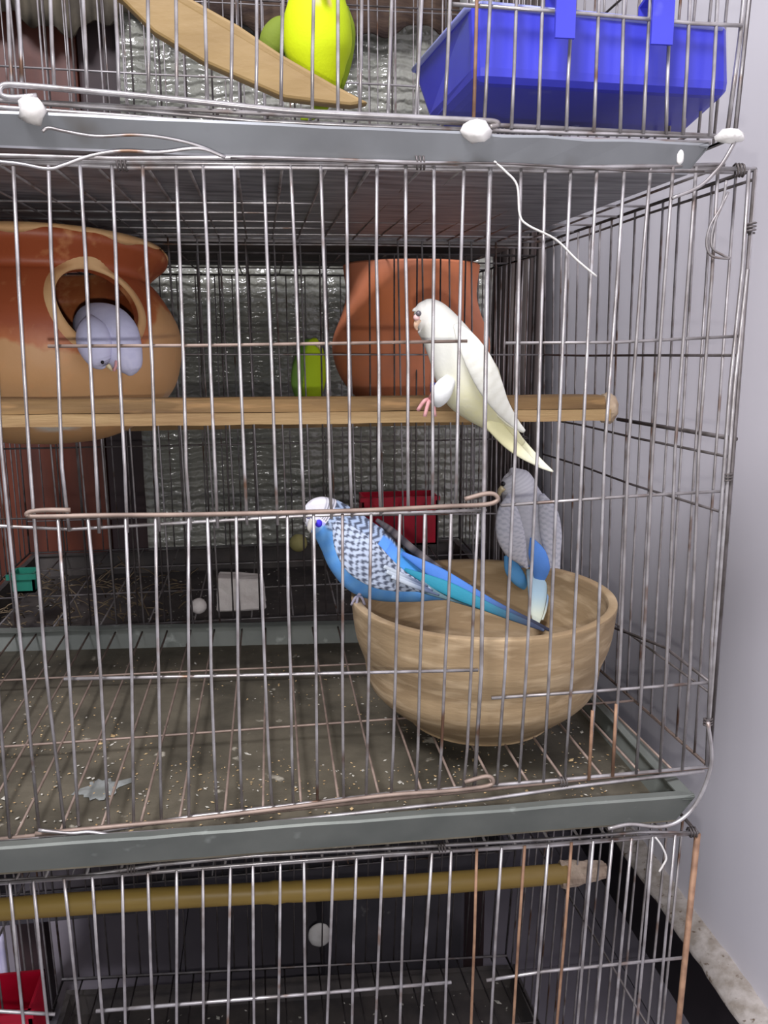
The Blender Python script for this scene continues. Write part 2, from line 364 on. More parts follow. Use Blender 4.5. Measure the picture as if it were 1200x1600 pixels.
tbars=[(-28,0,-18,150),(12,0,20,156),(807,0,799,200),(848,0,841,201),(891,60,885,203),(936,0,928,205),(975,0,969,207),(1016,0,1005,208),(1045,70,1041,209),(1078,0,1067,210),(1121,0,1109,212)]
ddoor=[(28,34,130),(79,85,136),(130,136,141),(180,186,148),(231,232,152),(275,276,155),(320,323,158),(363,361,160),(401,400,163),(442,439,165),(490,488,172),(528,528,175),(565,562,178),(612,606,181),(659,649,183),(703,694,186),(745,740,187),(766,757,188)]
for a,v0,c,vc in tbars:
    p=at(a,v0,-.0012); q=at(c,vc+1,-.0012); o_=p if v0>10 else p+(p-q)*1.35
    tube('bar',[o_,p,jit(lerp(p,q,.5),.0003),q],RW*1.12,M_wire,fp2)
tube('cross_wire',pxpath([(700,6),(870,18),(1010,30),(1085,37),(1160,40)],-.0016),RW*1.2,M_wire,fp2)
dr=tubes('door',[pxpath([(58,150),(25,153),(4,150),(0,140),(8,133),(40,134),(120,141),(230,151),(350,163),(450,173),(560,179),(680,185),(745,188),(772,190),(778,195),(765,199)],-.005)],RR*1.25,M_wire,top,smooth_n=4)
for a,c,vc in ddoor:
    p=at(a,0,-.004); q=at(c,vc,-.004); tube('bar',[p+(p-q)*1.0,p,jit(lerp(p,q,.5),.0003),q],RW*1.12,M_wire if c not in(740,) else M_rust,dr)
grid_panel(top,'side_panel',tF['BR'],tB['BR'],tB['TR'],tF['TR'],17,[.35,.7],M_dull,M_dark)
grid_panel(top,'side_panel',tF['BL'],tB['BL'],tB['TL'],tF['TL'],17,[.35,.7],M_dull)
grid_panel(top,'back_panel',tB['BL'],tB['BR'],tB['TR'],tB['TL'],25,[.09,.3,.6],M_dull)
grid_panel(top,'floor_panel',tF['BL'],tF['BR'],tB['BR'],tB['BL'],25,[.3,.6],M_dull)
grid_panel(top,'roof_panel',tF['TL'],tF['TR'],tB['TR'],tB['TL'],20,[.5],M_dull)
pa=at(0,178,-.008); pb=at(1108,228,-.008); qb=at(1060,255,-.004)
hh=at(500,206,-.008).z-at(500,252,0).z
ttray=tray('light grey metal droppings tray under the top front cage',XL+.01,pb.x,-.008,D-.01,(lineat(pa,pb,XL+.01).z,pb.z),(pb.z+.001,pb.z+.001),hh,M_traytop,M_under)
XL=-.555
# --- lower cage ------------------------------------------------------------------
lF={'TR':at(1090,1302,0)}; lF['TL']=lineat(at(0,1380,0),lF['TR'],XL)
p1=at(1060,1600,0); lF['BR']=lineat(lF['TR'],p1,lF['TR'].x-.0001) if 0 else lF['TR']+(p1-lF['TR'])*((lF['TR'].z+.43)/(lF['TR'].z-p1.z))
lF['BL']=lF['TL']+Vector((0,0,-.375))
lB={'BR':at(790,1493,D),'TR':Vector((lF['TR'].x,D,lF['TR'].z-.004))}
lB['BL']=lineat(at(60,1534,D),lB['BR'],XL+.005); lB['TL']=Vector((XL,D,lF['TL'].z))
low=thing('bird_cage','bottom wire cage with the bamboo perch','cage',(XL/2,D/2,lB['BR'].z))
fp3=tubes('front_panel',[[lF['TL'],at(0,1380,0),at(200,1366,0),at(400,1350,0),at(600,1335,0),at(850,1322,0),lF['TR']],
   [lF['TL']+Vector((0,.002,.004)),at(0,1376,.004),at(120,1370,.004),at(250,1351,.004),at(400,1337,.004),at(600,1326,.004),at(850,1312,.004),at(1000,1300,.004),lF['TR']],
   [lF['TL'],lF['BL']],[lF['BL'],lF['BR']]],RR,M_wire,low)
o=tube('corner_post',[lF['TR'],lF['BR']],RR*1.7,M_rust,low)
lbars=[(-35,-15),(15,37),(52,75),(100,125),(144,161),(191,196),(231,239),(276,276),(317,318),(360,356),(395,397),(438,435),(475,478),(521,511),(557,550),(598,587),(634,625),(675,657),(705,695),(745,736),(784,767),(820,802),(857,835),(893,870),(927,902),(957,930),(987,960),(1020,995),(1055,1028)]
for i,(a,c) in enumerate(lbars):
    v0=1380-(a/1090)*78; p=at(a,v0,-.0012); q=at(c,1600,-.0012); e_=p+(q-p)*((p.z+.43)/(p.z-q.z))
    tube('bar',[p,jit(lerp(p,q,.5),.0004),q,e_],RW*1.12,M_rust if i in(3,14,19,21,23) and random.random()<.0 else (M_rust if i in (19,21,23) else M_wire),fp3)
for P in ([(-40,1579),(0,1580),(86,1585)],[(150,1580),(400,1560),(705,1535)],[(760,1532),(850,1518),(1072,1496)]):
    tube('cross_wire',pxpath(P,.001),RW*1.3,M_wire,fp3)
grid_panel(low,'side_panel',lF['BR'],lB['BR'],lB['TR'],lF['TR'],17,[.48],M_dull,M_dark)
grid_panel(low,'side_panel',lF['BL'],lB['BL'],lB['TL'],lF['TL'],17,[.48],M_dull)
grid_panel(low,'back_panel',lB['BL'],lB['BR'],lB['TR'],lB['TL'],30,[.5],M_dark,M_dull)
tube('cross_wire',[lB['BL']+Vector((0,-.004,.005)),lB['BR']+Vector((0,-.004,.003))],RR,M_dull,low)
grid_panel(low,'roof_panel',lF['TL'],lF['TR'],lB['TR'],lB['TL'],25,[.12,.5,.8],M_dull,M_dull)
grid_panel(low,'floor_panel',lF['BL'],lF['BR'],lB['BR'],lB['BL'],25,[.4,.7],M_dark)
ltray=tray('dark soiled droppings tray under the bottom front cage',XL+.01,-.012,-.02,D-.008,(lB['BL'].z-.01,)*2,(lB['BL'].z-.008,lB['BR'].z-.008),.024,M_traydark,M_traydark)

XL=-.64
# ------------------------------------------------------------------ the rear stack
def simple_panel(root,name,A,B,Cc,Dd,n,cross,m):
    P=[[A,B],[B,Cc],[Cc,Dd],[Dd,A]]
    o=tubes(name,P,RR,m,root)
    P=[]
    for i in range(1,n):
        t=(i+random.uniform(-.1,.1))/n; a=lerp(A,B,t); c=lerp(Dd,Cc,t); P.append([a,jit((a+c)/2,.0006),c])
    for t in cross: P.append([lerp(A,Dd,t),lerp(B,Cc,t)])
    s=tubes('wire_grid',P,RW,m,o,seg=5); s['kind']='stuff'; return o
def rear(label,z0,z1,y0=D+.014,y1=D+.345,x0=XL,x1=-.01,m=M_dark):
    t=thing('bird_cage',label,'cage',((x0+x1)/2,(y0+y1)/2,z0))
    c={}
    for a,X in(('L',x0),('R',x1)):
        for b_,Y in(('F',y0),('B',y1)):
            for d,Z in(('B',z0),('T',z1)): c[a+b_+d]=Vector((X,Y,Z))
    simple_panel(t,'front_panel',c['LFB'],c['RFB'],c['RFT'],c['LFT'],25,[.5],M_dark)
    simple_panel(t,'back_panel',c['LBB'],c['RBB'],c['RBT'],c['LBT'],25,[.12,.45,.8],M_dull)
    simple_panel(t,'side_panel',c['LFB'],c['LBB'],c['LBT'],c['LFT'],15,[.5],M_dull)
    simple_panel(t,'side_panel',c['RFB'],c['RBB'],c['RBT'],c['RFT'],15,[.5],M_dull)
    simple_panel(t,'floor_panel',c['LFB'],c['RFB'],c['RBB'],c['LBB'],12,[.35,.7],M_dull)
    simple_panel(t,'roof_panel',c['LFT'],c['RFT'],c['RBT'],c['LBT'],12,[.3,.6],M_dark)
    return t
RY0=D+.014; RY1=D+.345
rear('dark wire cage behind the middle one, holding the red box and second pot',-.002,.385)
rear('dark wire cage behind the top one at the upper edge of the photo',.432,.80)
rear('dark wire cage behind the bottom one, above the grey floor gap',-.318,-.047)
tray('dark droppings tray under the rear middle cage',XL+.005,-.015,RY0+.004,RY1-.005,(-.004,-.004),(-.004,-.004),.030,M_traydark,M_traydark)
tray('dark droppings tray under the rear top cage',XL+.005,-.015,RY0+.004,RY1-.005,(.428,.428),(.428,.428),.030,M_traydark,M_traydark)
tray('black droppings tray under the rear bottom cage behind the bamboo',XL+.005,-.015,RY0+.004,RY1-.005,(-.322,-.322),(-.322,-.322),.043,M_blackbag,M_blackbag)
def stand(label,x0,x1,y0,y1,z1,sides=False):
    t=thing('cage_stand',label,'stand',((x0+x1)/2,(y0+y1)/2,FZ))
    for x in(x0,x1-.03):
        for y in(y0,y1-.03): box('leg',x,x+.03,y,y+.03,FZ,z1-.02,M_brown2,t)
    if sides:
        for x in(x0,x1-.03): box('rail',x,x+.03,y0,y1,z1-.02,z1,M_brown2,t)
    else:
        for y in(y0,y1-.03): box('rail',x0,x1,y,y+.03,z1-.02,z1,M_brown2,t)
stand('dark low wooden stand under the bottom front cage',-.54,-.03,.02,D-.03,lB['BR'].z-.06)
stand('dark wooden stand under the rear cages',XL+.02,-.03,RY0+.06,RY1-.01,-.368,True)
o=box('storage_crate',at(506,1510,RY0+.02).x,-.066,RY0+.02,RY1-.06,FZ,-.372,M_blackbag,None,.006); tag(o,'black plastic crate on the floor under the rear bottom cage','crate')

# ------------------------------------------------------------------ background behind the cages
cb=thing('wardrobe','brown wooden wardrobe behind the cages at the left','wardrobe',(-.75,.98,FZ))
xr=at(240,600,.80).x; xm=at(158,600,.80).x
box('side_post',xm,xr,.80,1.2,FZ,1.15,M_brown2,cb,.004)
box('door_panel',-1.2,xm-.002,.806,1.2,FZ,1.15,M_brown,cb,.004)
sx1=at(765,600,.79).x
vs=[];fs=[];nx=70;nz=60
z0=-.03;z1=.80
for i in range(nx+1):
    for j in range(nz+1):
        x=lerp(xr-.02,sx1,i/nx); z=lerp(z0,z1,j/nz); y=.785+.004*math.sin(x*31+z*3)+.003*math.sin(z*60+x*8)*math.sin(x*17)+.002*math.sin(x*140)
        vs.append(Vector((x,y,z)))
for i in range(nx):
    for j in range(nz): a=i*(nz+1)+j; fs.append((a,a+nz+1,a+nz+2,a+1))
o=mesh('plastic_sheet',vs,fs,M_sheet); so=o.modifiers.new('thick','SOLIDIFY'); so.thickness=.0015
tag(o,'crinkled grey plastic sheet hanging behind the rear cages','sheet')
vs=[];fs=[];nx=90;nz=8;cx0=at(745,600,.9).x;cx1=at(838,600,.9).x
for i in range(nx+1):
    for j in range(nz+1):
        x=lerp(cx0,cx1,i/nx); z=lerp(-.5,1.0,j/nz); vs.append(Vector((x,.9+.012*math.sin(i*.62)+.004*math.sin(i*1.7+j*.4),z)))
for i in range(nx):
    for j in range(nz): a=i*(nz+1)+j; fs.append((a,a+nz+1,a+nz+2,a+1))
o=mesh('curtain',vs,fs,M_curt); so=o.modifiers.new('thick','SOLIDIFY'); so.thickness=.002
tag(o,'grey brown curtain in narrow folds between plastic sheet and white wall','curtain')
def cloth(name,label,P0,P1,dz,Y,m,amp=.006,cat='cloth'):
    vs=[];fs=[];nx=80;nz=10
    a=at(P0[0],P0[1],Y); c=at(P1[0],P1[1],Y)
    for i in range(nx+1):
        for j in range(nz+1):
            t=i/nx; p=lerp(a,c,t); low_=.012*math.sin(t*9)+.006*math.sin(t*31)
            vs.append(p+Vector((0,amp*math.sin(t*60+j*.5)+amp*.8*math.sin(j*1.3+t*8),low_*(1-j/nz)+dz*j/nz)))
    for i in range(nx):
        for j in range(nz): q=i*(nz+1)+j; fs.append((q,q+nz+1,q+nz+2,q+1))
    o=mesh(name,vs,fs,m); so=o.modifiers.new('thick','SOLIDIFY'); so.thickness=.003; return tag(o,label,cat)
cloth('hanging_cloth','dusty grey brown cloth hanging behind the top cage',(-60,30),(240,40),.25,.765,M_cloth)
cloth('hanging_cloth','dark brown cloth hanging above the plastic sheet behind the yellow-green bird',(250,52),(715,58),.25,.755,mat('brown_cloth',(84,66,52),(56,42,36),18,.9,bump=.5,stretch=(1,1,6)))

# ------------------------------------------------------------------ perch board, bamboo, plank
def beam(name,P,Q,h,d,m,parent,jag=0):
    """long bar with bevelled section from P to Q; section in Y(d) / Z(h)"""
    sec=[(0,0),(d*.18,-h*.03),(d,0),(d,h*.94),(d*.8,h),(d*.2,h),(0,h*.9)]
    n=30; vs=[];fs=[];k=len(sec)
    for i in range(n+1):
        p=lerp(P,Q,i/n)
        for (y,z) in sec: vs.append(p+Vector((random.uniform(-1,1)*jag if i in(0,n) else 0,y+random.uniform(-.0002,.0002),z+random.uniform(-.0003,.0003))))
    for i in range(n):
        for s_ in range(k): s2=(s_+1)%k; fs.append((i*k+s_,(i+1)*k+s_,(i+1)*k+s2,i*k+s2))
    fs.append(tuple(range(k-1,-1,-1))); fs.append(tuple(n*k+s_ for s_ in range(k)))
    return mesh(name,vs,fs,m,parent,False)
BYd=.085
L0=at(0,668,BYd); L1=at(955,657,BYd); Lx=lineat(L0,L1,XL+.004)
pb_=thing('perch_board','long brown wooden perch board across the middle cage under the clay pot','perch',(XL/2,BYd,L0.z))
hb=at(0,648,BYd).z-at(0,668,BYd).z
beam('lower_strip',Lx,L1,hb,.024,M_wood2,pb_,.002)
U0=Lx+Vector((0,.002,hb)); U1=L1+Vector((-.003,.002,hb))
beam('board',U0,U1,at(0,626,BYd).z-at(0,648,BYd).z,.022,M_wood,pb_,.002)
e=at(957,640,BYd)
o=ball('frayed_end',e+Vector((.001,.012,.0)),.0125,mat('frayed_fibre',(176,158,134),(140,118,96),60,.95,bump=.8),pb_,3,(.6,.9,.95),.08)
o['label']='frayed pale end of the board'
# bamboo
bp=thing('bamboo_perch','yellow bamboo perch pole across the bottom cage','perch',at(430,1410,.2))
def rodprof(P,Q,r,nodes,n=90):
    pts=[];rs=[]
    for i in range(n+1):
        t=i/n; p=lerp(P,Q,t); rr=r*(1+.02*math.sin(t*11))
        for nd in nodes: rr*=1+.16*math.exp(-((t-nd)/.008)**2)-.07*math.exp(-((t-nd-.016)/.006)**2)
        pts.append(p+Vector((0,0,.0012*math.sin(t*7)))); rs.append(rr)
    return pts,rs
def rod(name,P,Q,r,nodes,m,parent,seg=20):
    pts,rs=rodprof(P,Q,r,nodes); fr=frames(pts); vs=[];fs=[]
    for p,(a,b_),rr in zip(pts,fr,rs):
        for k in range(seg): g=2*math.pi*k/seg; vs.append(p+(a*math.cos(g)+b_*math.sin(g))*rr)
    for i in range(len(pts)-1):
        for k in range(seg): k2=(k+1)%seg; fs.append((i*seg+k,i*seg+k2,(i+1)*seg+k2,(i+1)*seg+k))
    fs.append(tuple(range(seg-1,-1,-1))); fs.append(tuple((len(pts)-1)*seg+k for k in range(seg)))
    return mesh(name,vs,fs,m,parent)
p=at(0,1421,.2); q=at(885,1366,.2); P0=lineat(p,q,-.552); tn=(at(432,1410,.2).x-P0.x)/(q.x-P0.x)
rod('pole',P0,q,17*pxm(p),[tn],M_bamboo,bp)
bm=bmesh.new()
pc=at(916,1364,.2); 
V=[];Fc=[];n=14
for i in range(n+1):
    t=i/n
    for k in range(16):
        g=2*math.pi*k/16; rr=(.0105+.003*math.sin(g*2+t*2))*(1+.15*random.random()); V.append(q+Vector((-.006+.045*t,0,.0015*t))+Vector((0,math.cos(g)*rr*.7,math.sin(g)*rr*(1.05-.15*t))))
for i in range(n):
    for k in range(16): k2=(k+1)%16; Fc.append((i*16+k,i*16+k2,(i+1)*16+k2,(i+1)*16+k))
Fc.append(tuple(range(15,-1,-1))); Fc.append(tuple(n*16+k for k in range(16)))
o=mesh('paper_wrap',V,Fc,mat('crumpled_paper',(196,178,158),(160,140,122),60,.9,bump=.9),bp,False); o['label']='crumpled pale paper wrapped round the pole end'
# diagonal plank in the top cage
def slab(name,poly,Y0,Y1,thk,m,parent=None):
    """polygon in pixels laid on a plane whose depth goes from Y0 (first) to Y1 by u"""
    us=[u for u,v in poly]; a,b_=min(us),max(us); A=[]
    for u,v in poly: A.append(at(u,v,Y0+(Y1-Y0)*(u-a)/(b_-a)))
    B_=[p+Vector((0,thk,0)) for p in A]; n=len(A)
    fs=[tuple(range(n-1,-1,-1)),tuple(range(n,2*n))]+[(i,(i+1)%n,n+(i+1)%n,n+i) for i in range(n)]
    o=mesh(name,A+B_,fs,m,parent,False); return o
o=slab('perch_plank',[(-150,-176),(-95,-222),(60,-136),(130,-95),(290,-8),(372,38),(440,84),(520,130),(577,160),(548,165),(500,160),(445,153),(395,131),(320,98),(240,50),(190,0),(60,-75)],.15,.09,.012,M_plank)
bv=o.modifiers.new('b','BEVEL'); bv.width=.002; bv.segments=2
tag(o,'tan wooden plank leaning diagonally in the top cage','plank')

# ------------------------------------------------------------------ clay bowl
def proj(p):
    d=p-CAM; z=d.dot(fw); return 600+F*d.dot(RT)/z, 800-F*d.dot(UP)/z
bc=None
bx,by_,bz,br=-.1305,.119,.102,.104
fz=.0022
def sil(u,v): p=at(u,v,by_); return (bx-p.x,p.z)
S=[sil(*q) for q in((640,1149),(600,1112),(582,1072),(570,1030),(557,994),(547,962))]
rb=.060
prof=smoothprof([(.0005,fz),(rb*.9,fz),(rb,fz+.003)]+[(r_,z_) for r_,z_ in S if z_>fz+.006 and z_<bz-.012]+[(br*.995,bz-.006),(br,bz),(br*.99,bz+.0015),(br*.945,bz+.0015),(br*.93,bz-.002),(br*.92,bz-.02),(br*.84,bz-.05),(rb*1.05,fz+.014),(rb*.6,fz+.008),(.0005,fz+.008)],6)
print('SIL',S)
o=lathe('clay_bowl',prof,(bx,by_,0),M_clay,None,96); tag(o,'big round tan clay bowl on the middle cage floor','bowl')

# ------------------------------------------------------------------ nest pot with hole
def vcol_pot(name):
    m=bpy.data.materials.new(name); m.use_nodes=True; nt=m.node_tree; N=nt.nodes; L=nt.links; b=N['Principled BSDF']; b.inputs['Roughness'].default_value=.5
    tc=N.new('ShaderNodeTexCoord'); sp=N.new('ShaderNodeSeparateXYZ'); L.new(tc.outputs['Object'],sp.inputs[0])
    n1=N.new('ShaderNodeTexNoise'); n1.inputs['Scale'].default_value=11; n1.inputs['Detail'].default_value=5; L.new(tc.outputs['Object'],n1.inputs[0])
    # height blend: orange slip above, cream clay below, edge broken by noise
    mr=N.new('ShaderNodeMapRange'); mr.inputs[1].default_value=.18; mr.inputs[2].default_value=.345; mr.inputs[3].default_value=-1.3; mr.inputs[4].default_value=1.05; L.new(sp.outputs[2],mr.inputs[0])
    s=N.new('ShaderNodeMath'); s.operation='ADD'; L.new(mr.outputs[0],s.inputs[0])
    nm=N.new('ShaderNodeMapRange'); nm.inputs[1].default_value=.35; nm.inputs[2].default_value=.65; nm.inputs[3].default_value=-.75; nm.inputs[4].default_value=.75; L.new(n1.outputs[0],nm.inputs[0]); L.new(nm.outputs[0],s.inputs[1])
    cr=N.new('ShaderNodeValToRGB'); ma=N.new('ShaderNodeMath'); ma.operation='MULTIPLY_ADD'; ma.inputs[1].default_value=1/3; ma.inputs[2].default_value=.5; L.new(s.outputs[0],ma.inputs[0]); L.new(ma.outputs[0],cr.inputs[0]); e=cr.color_ramp.elements
    e[0].position=.1; e[0].color=srgb((200,190,176)); e[1].position=.2; e[1].color=srgb((196,152,106)); x=e.new(.56); x.color=srgb((192,146,98)); x=e.new(.62); x.color=srgb((178,104,58)); x=e.new(.82); x.color=srgb((150,74,40))
    n2=N.new('ShaderNodeTexNoise'); n2.inputs['Scale'].default_value=70; n2.inputs['Detail'].default_value=6; L.new(tc.outputs['Object'],n2.inputs[0])
    mr2=N.new('ShaderNodeMapRange'); mr2.inputs[1].default_value=.58; mr2.inputs[2].default_value=.75; mr2.inputs[4].default_value=.6; L.new(n2.outputs[0],mr2.inputs[0])
    mx=N.new('ShaderNodeMix'); mx.data_type='RGBA'; L.new(mr2.outputs[0],mx.inputs[0]); L.new(cr.outputs[0],mx.inputs[6]); mx.inputs[7].default_value=srgb((206,150,100)); L.new(mx.outputs[2],b.inputs['Base Color'])
    bn=N.new('ShaderNodeBump'); bn.inputs['Strength'].default_value=.25; bn.inputs['Distance'].default_value=.002; L.new(n2.outputs[0],bn.inputs['Height']); L.new(bn.outputs[0],b.inputs['Normal'])
    return m
M_pot=vcol_pot('terracotta_slip')
PC=at(72,560,.232); k_=pxm(PC); zc=PC.z
R=207*k_
def zz(v): return (560-v)*k_   # height relative to centre
prof=[(.001,zz(694)),(.30*R,zz(690)),(.52*R,zz(678)),(.72*R,zz(655)),(.86*R,zz(628)),(.95*R,zz(600)),(R,zz(555)),(.99*R,zz(520)),(.93*R,zz(490)),(.84*R,zz(460)),(.795*R,zz(450)),(.80*R,zz(440)),(.87*R,zz(427)),(.925*R,zz(417)),(.93*R,zz(407)),(.90*R,zz(400)),
  (.86*R,zz(402)),(.78*R,zz(424)),(.73*R,zz(448)),(.78*R,zz(462)),(.87*R,zz(492)),(.93*R,zz(530)),(.93*R,zz(560)),(.86*R,zz(605)),(.70*R,zz(640)),(.48*R,zz(664)),(.2*R,zz(676)),(.001,zz(678))]
tilt=Matrix.Rotation(math.radians(-7),3,'X')@Matrix.Rotation(math.radians(-1),3,'Y')
pot_t=thing('nest_pot','large orange and cream clay nest pot with a round side hole, at the left','pot',PC+Vector((0,0,zz(694))))
pot=lathe('pot_body',smoothprof(prof,4),PC,M_pot,pot_t,120,tilt)
pot.data.polygons.foreach_set('use_smooth',[True]*len(pot.data.polygons))
lipp=[(.935*R,zz(409)),(.938*R,zz(405)),(.915*R,zz(398.5)),(.895*R,zz(398)),(.885*R,zz(401)),(.90*R,zz(402))]
V=[];Fc=[];n_=len(lipp)
for k in range(120):
    g=2*math.pi*k/120
    for i_,(r_,z_) in enumerate(lipp):
        zw=z_-(.0022*math.sin(g*7)+.0012*math.sin(g*17+1))*(1 if i_==0 else 0); V.append(PC+tilt@Vector((r_*math.cos(g),r_*math.sin(g),zw)))
for k in range(120):
    for i_ in range(n_): Fc.append((k*n_+i_,((k+1)%120)*n_+i_,((k+1)%120)*n_+(i_+1)%n_,k*n_+(i_+1)%n_))
o=mesh('rim_lip',V,Fc,mat('cream_clay',(204,166,118),(190,144,96),30,.7,bump=.3),pot_t); o['label']='cream top edge of the pot rim'
# hole: cut along the surface normal where the photo shows it
d=ray(158,474); org=CAM
import mathutils
from mathutils.bvhtree import BVHTree
bvh=BVHTree.FromPolygons([v.co for v in pot.data.vertices],[tuple(p.vertices) for p in pot.data.polygons])
hit,nor,_,_=bvh.ray_cast(org,d.normalized())
axis=Vector((nor.x*1.0,nor.y,nor.z*.6)).normalized()
hr=.0315
q_=axis.to_track_quat('Z','Y').to_matrix()
cv=[];cf=[];ns=64
for z in(-.03,.04):
    for k in range(ns):
        g=2*math.pi*k/ns; cv.append(hit+q_@Vector((hr*math.cos(g),hr*math.sin(g),z)))
for k in range(ns): k2=(k+1)%ns; cf.append((k,k2,ns+k2,ns+k))
cf.append(tuple(range(ns-1,-1,-1))); cf.append(tuple(ns+k for k in range(ns)))
cut=mesh('cutter',cv,cf,None,None,False)
bo=pot.modifiers.new('cut','BOOLEAN'); bo.object=cut; bo.solver='EXACT'; bo.operation='DIFFERENCE'
bpy.context.view_layer.update()
dg=bpy.context.evaluated_depsgraph_get(); nm_=bpy.data.meshes.new_from_object(pot.evaluated_get(dg)); pot.modifiers.clear(); pot.data=nm_
bpy.data.objects.remove(cut)
# collar round the hole
cp=[]
ix=q_@Vector((1,0,0)); iy=q_@Vector((0,1,0))
V=[];Fc=[]; prof_c=[(0.0,-.001),(.0005,.0016),(.0035,.0018),(.006,.001),(.0085,-.0012)]
cnt=0
for k in range(ns):
    g=2*math.pi*k/ns; dirv=ix*math.cos(g)+iy*math.sin(g)
    for (dr_,dh) in prof_c:
        pt=hit+dirv*(hr+dr_-.0003); h2,n2_,_,_=bvh.find_nearest(pt)
        # project along axis on the pot surface
        hh_,nn_,_,_=bvh.ray_cast(pt+axis*.08,-axis)
        if hh_ is None: hh_=h2
        V.append(hh_+axis*dh)
m_=len(prof_c)
for k in range(ns):
    k2=(k+1)%ns
    for s_ in range(m_-1): Fc.append((k*m_+s_,k2*m_+s_,k2*m_+s_+1,k*m_+s_+1))
o=mesh('hole_collar',V,Fc,mat('cream_clay',(196,160,112),(178,134,88),30,.7,bump=.3),pot_t); o['label']='cream clay collar round the hole'
# rear pot
RBY=.475; pc=at(642,560,RBY); k2_=pxm(pc)
def zq(v): return (600-v)*k2_
prq=[(.001,0-.0*k2_),(60*k2_,.0),(88*k2_,zq(592)),(112*k2_,zq(560)),(122*k2_,zq(525)),(120*k2_,zq(500)),(108*k2_,zq(470)),(101*k2_,zq(445)),(101*k2_,zq(425)),(104*k2_,zq(400)),(104*k2_,zq(396)),(98*k2_,zq(396)),(95*k2_,zq(430)),(100*k2_,zq(465)),(114*k2_,zq(505)),(112*k2_,zq(545)),(80*k2_,zq(585)),(.001,zq(594))]
pz=at(642,612,RBY).z
o=lathe('clay_pot',smoothprof(prq,4),(pc.x,RBY,pz-.010),mat('plain_terracotta',(234,138,88),(206,130,98),9,.8,bump=.2,stretch=(1,1,2)),None,72); tag(o,'plain terracotta pot behind the back wires, beyond the cream bird','pot')
zb=pz-.010
# perch board in the rear cage holding the pot and bird
o=beam('perch_board',Vector((XL+.004,.405,zb-.0225)),Vector((-.014,.405,zb-.0225)),.0205,.13,M_wood,None); tag(o,'brown board in the rear cage under the terracotta pot','perch')

# ------------------------------------------------------------------ feeder box
ft=thing('feeder_box','blue plastic feeder box hooked inside the top cage front','feeder',at(900,205,.06))
y0=.006
def Q(u,v,y): return at(u,v,y)
# outer shell: front top edge, front lower edge, rear bottom edge, rear top edge (lofted along x, rounded)
ring_top_front=[at(722,8,y0),at(1142,44,y0)]
def shell(inset,zt_):
    pts=[]
    FTL=at(738,6,y0);FTR=at(1141,44,y0);FBL=at(742,128,y0+.001);FBR=at(1140,150,y0+.001)
    zt0=FTL.z+.000; 
    BBL=at(674,200,.125);BBR=at(1066,212,.115)
    BTL=Vector((BBL.x-.012,.135,FTL.z));BTR=Vector((FTR.x-.002,.135,FTR.z))
    MBL=Vector((BBL.x-.008,.13,FBL.z+.0)); MBR=Vector((FBR.x-.004,.13,FBR.z))
    return FTL,FTR,FBL,FBR,BBL,BBR,BTL,BTR
FTL,FTR,FBL,FBR,BBL,BBR,BTL,BTR=shell(0,0)
# right end belly follows the photo: (1140,150)->(1066,210)
vs=[FTL,FTR,FBR,FBL,BBL,BBR,BTL,BTR]
bm=bmesh.new(); bv_=[bm.verts.new(v) for v in vs]
for f in((0,3,2,1),(3,4,5,2),(4,6,7,5),(0,6,4,3),(1,2,5,7)): bm.faces.new([bv_[i] for i in f])
bmesh.ops.recalc_face_normals(bm,faces=bm.faces)
ed=[e for e in bm.edges if len(e.link_faces)==2]
bmesh.ops.bevel(bm,geom=ed,offset=.008,segments=3,affect='EDGES',profile=.6)
me=bpy.data.meshes.new('box_body'); bm.to_mesh(me); bm.free()
o=link('box_body',me,M_blue,ft,False); so=o.modifiers.new('s','SOLIDIFY'); so.thickness=.0018; so.offset=-1
rim=[FTL+Vector((.006,0,0)),FTR+Vector((-.006,0,0)),FTR+Vector((-.001,.006,0)),BTR+Vector((-.001,-.006,0)),BTR+Vector((-.006,0,0)),BTL+Vector((.006,0,0)),BTL+Vector((0,-.006,0)),FTL+Vector((-.001,.007,0)),FTL+Vector((.006,0,0))]
o=tube('rim',rim,.0019,mat('pale_blue_plastic',(150,156,206),(130,136,200),30,.4),ft,8); o['label']='pale blue rolled rim'
for (u0_,u1_,va,vb_) in((868,896,-14,62),(1018,1048,8,72)):
    a=at(u0_,va,-.006); c=at(u1_,vb_,-.006); x0_,x1_=a.x,c.x; zt2=a.z; zb2=c.z
    V=[];sec=[(y0+.004,zt2-.012),(y0+.004,zt2+.004),(-.002,zt2+.0065),(-.006,zt2+.003),(-.0062,zb2+.004),(-.0062,zb2)]
    outer=[Vector((0,y,z)) for y,z in sec]
    th=.0022; inner=[Vector((0,y-(.0 if 0 else 0),z)) for y,z in sec]
    loop=[]
    for i,p in enumerate(outer):
        a_=outer[max(0,i-1)]; b2=outer[min(len(outer)-1,i+1)]; t_=(b2-a_).normalized(); nn_=Vector((0,-t_.z,t_.y)); loop.append((p,p-nn_*th))
    for X in(x0_,x1_):
        for p,q2 in loop: V.append(Vector((X,p.y,p.z)))
        for p,q2 in loop: V.append(Vector((X,q2.y,q2.z)))
    n=len(loop); Fc=[]
    for i in range(n-1):
        Fc+=[(i,i+1,2*n+i+1,2*n+i),(n+i,3*n+i,3*n+i+1,n+i+1),(i,n+i,n+i+1,i+1),(2*n+i,2*n+i+1,3*n+i+1,3*n+i)]
    Fc+=[(n-1,2*n-1,4*n-1,3*n-1),(0,2*n,3*n,n)]
    mesh('hook',V,Fc,M_blue,ft,False)
o=ball('paint_spot',at(900,192,.1)-Vector((0,0,.001)),.005,mat('pale_spot',(150,156,214),None,1,.8),ft,2,(1,1,.25)); 

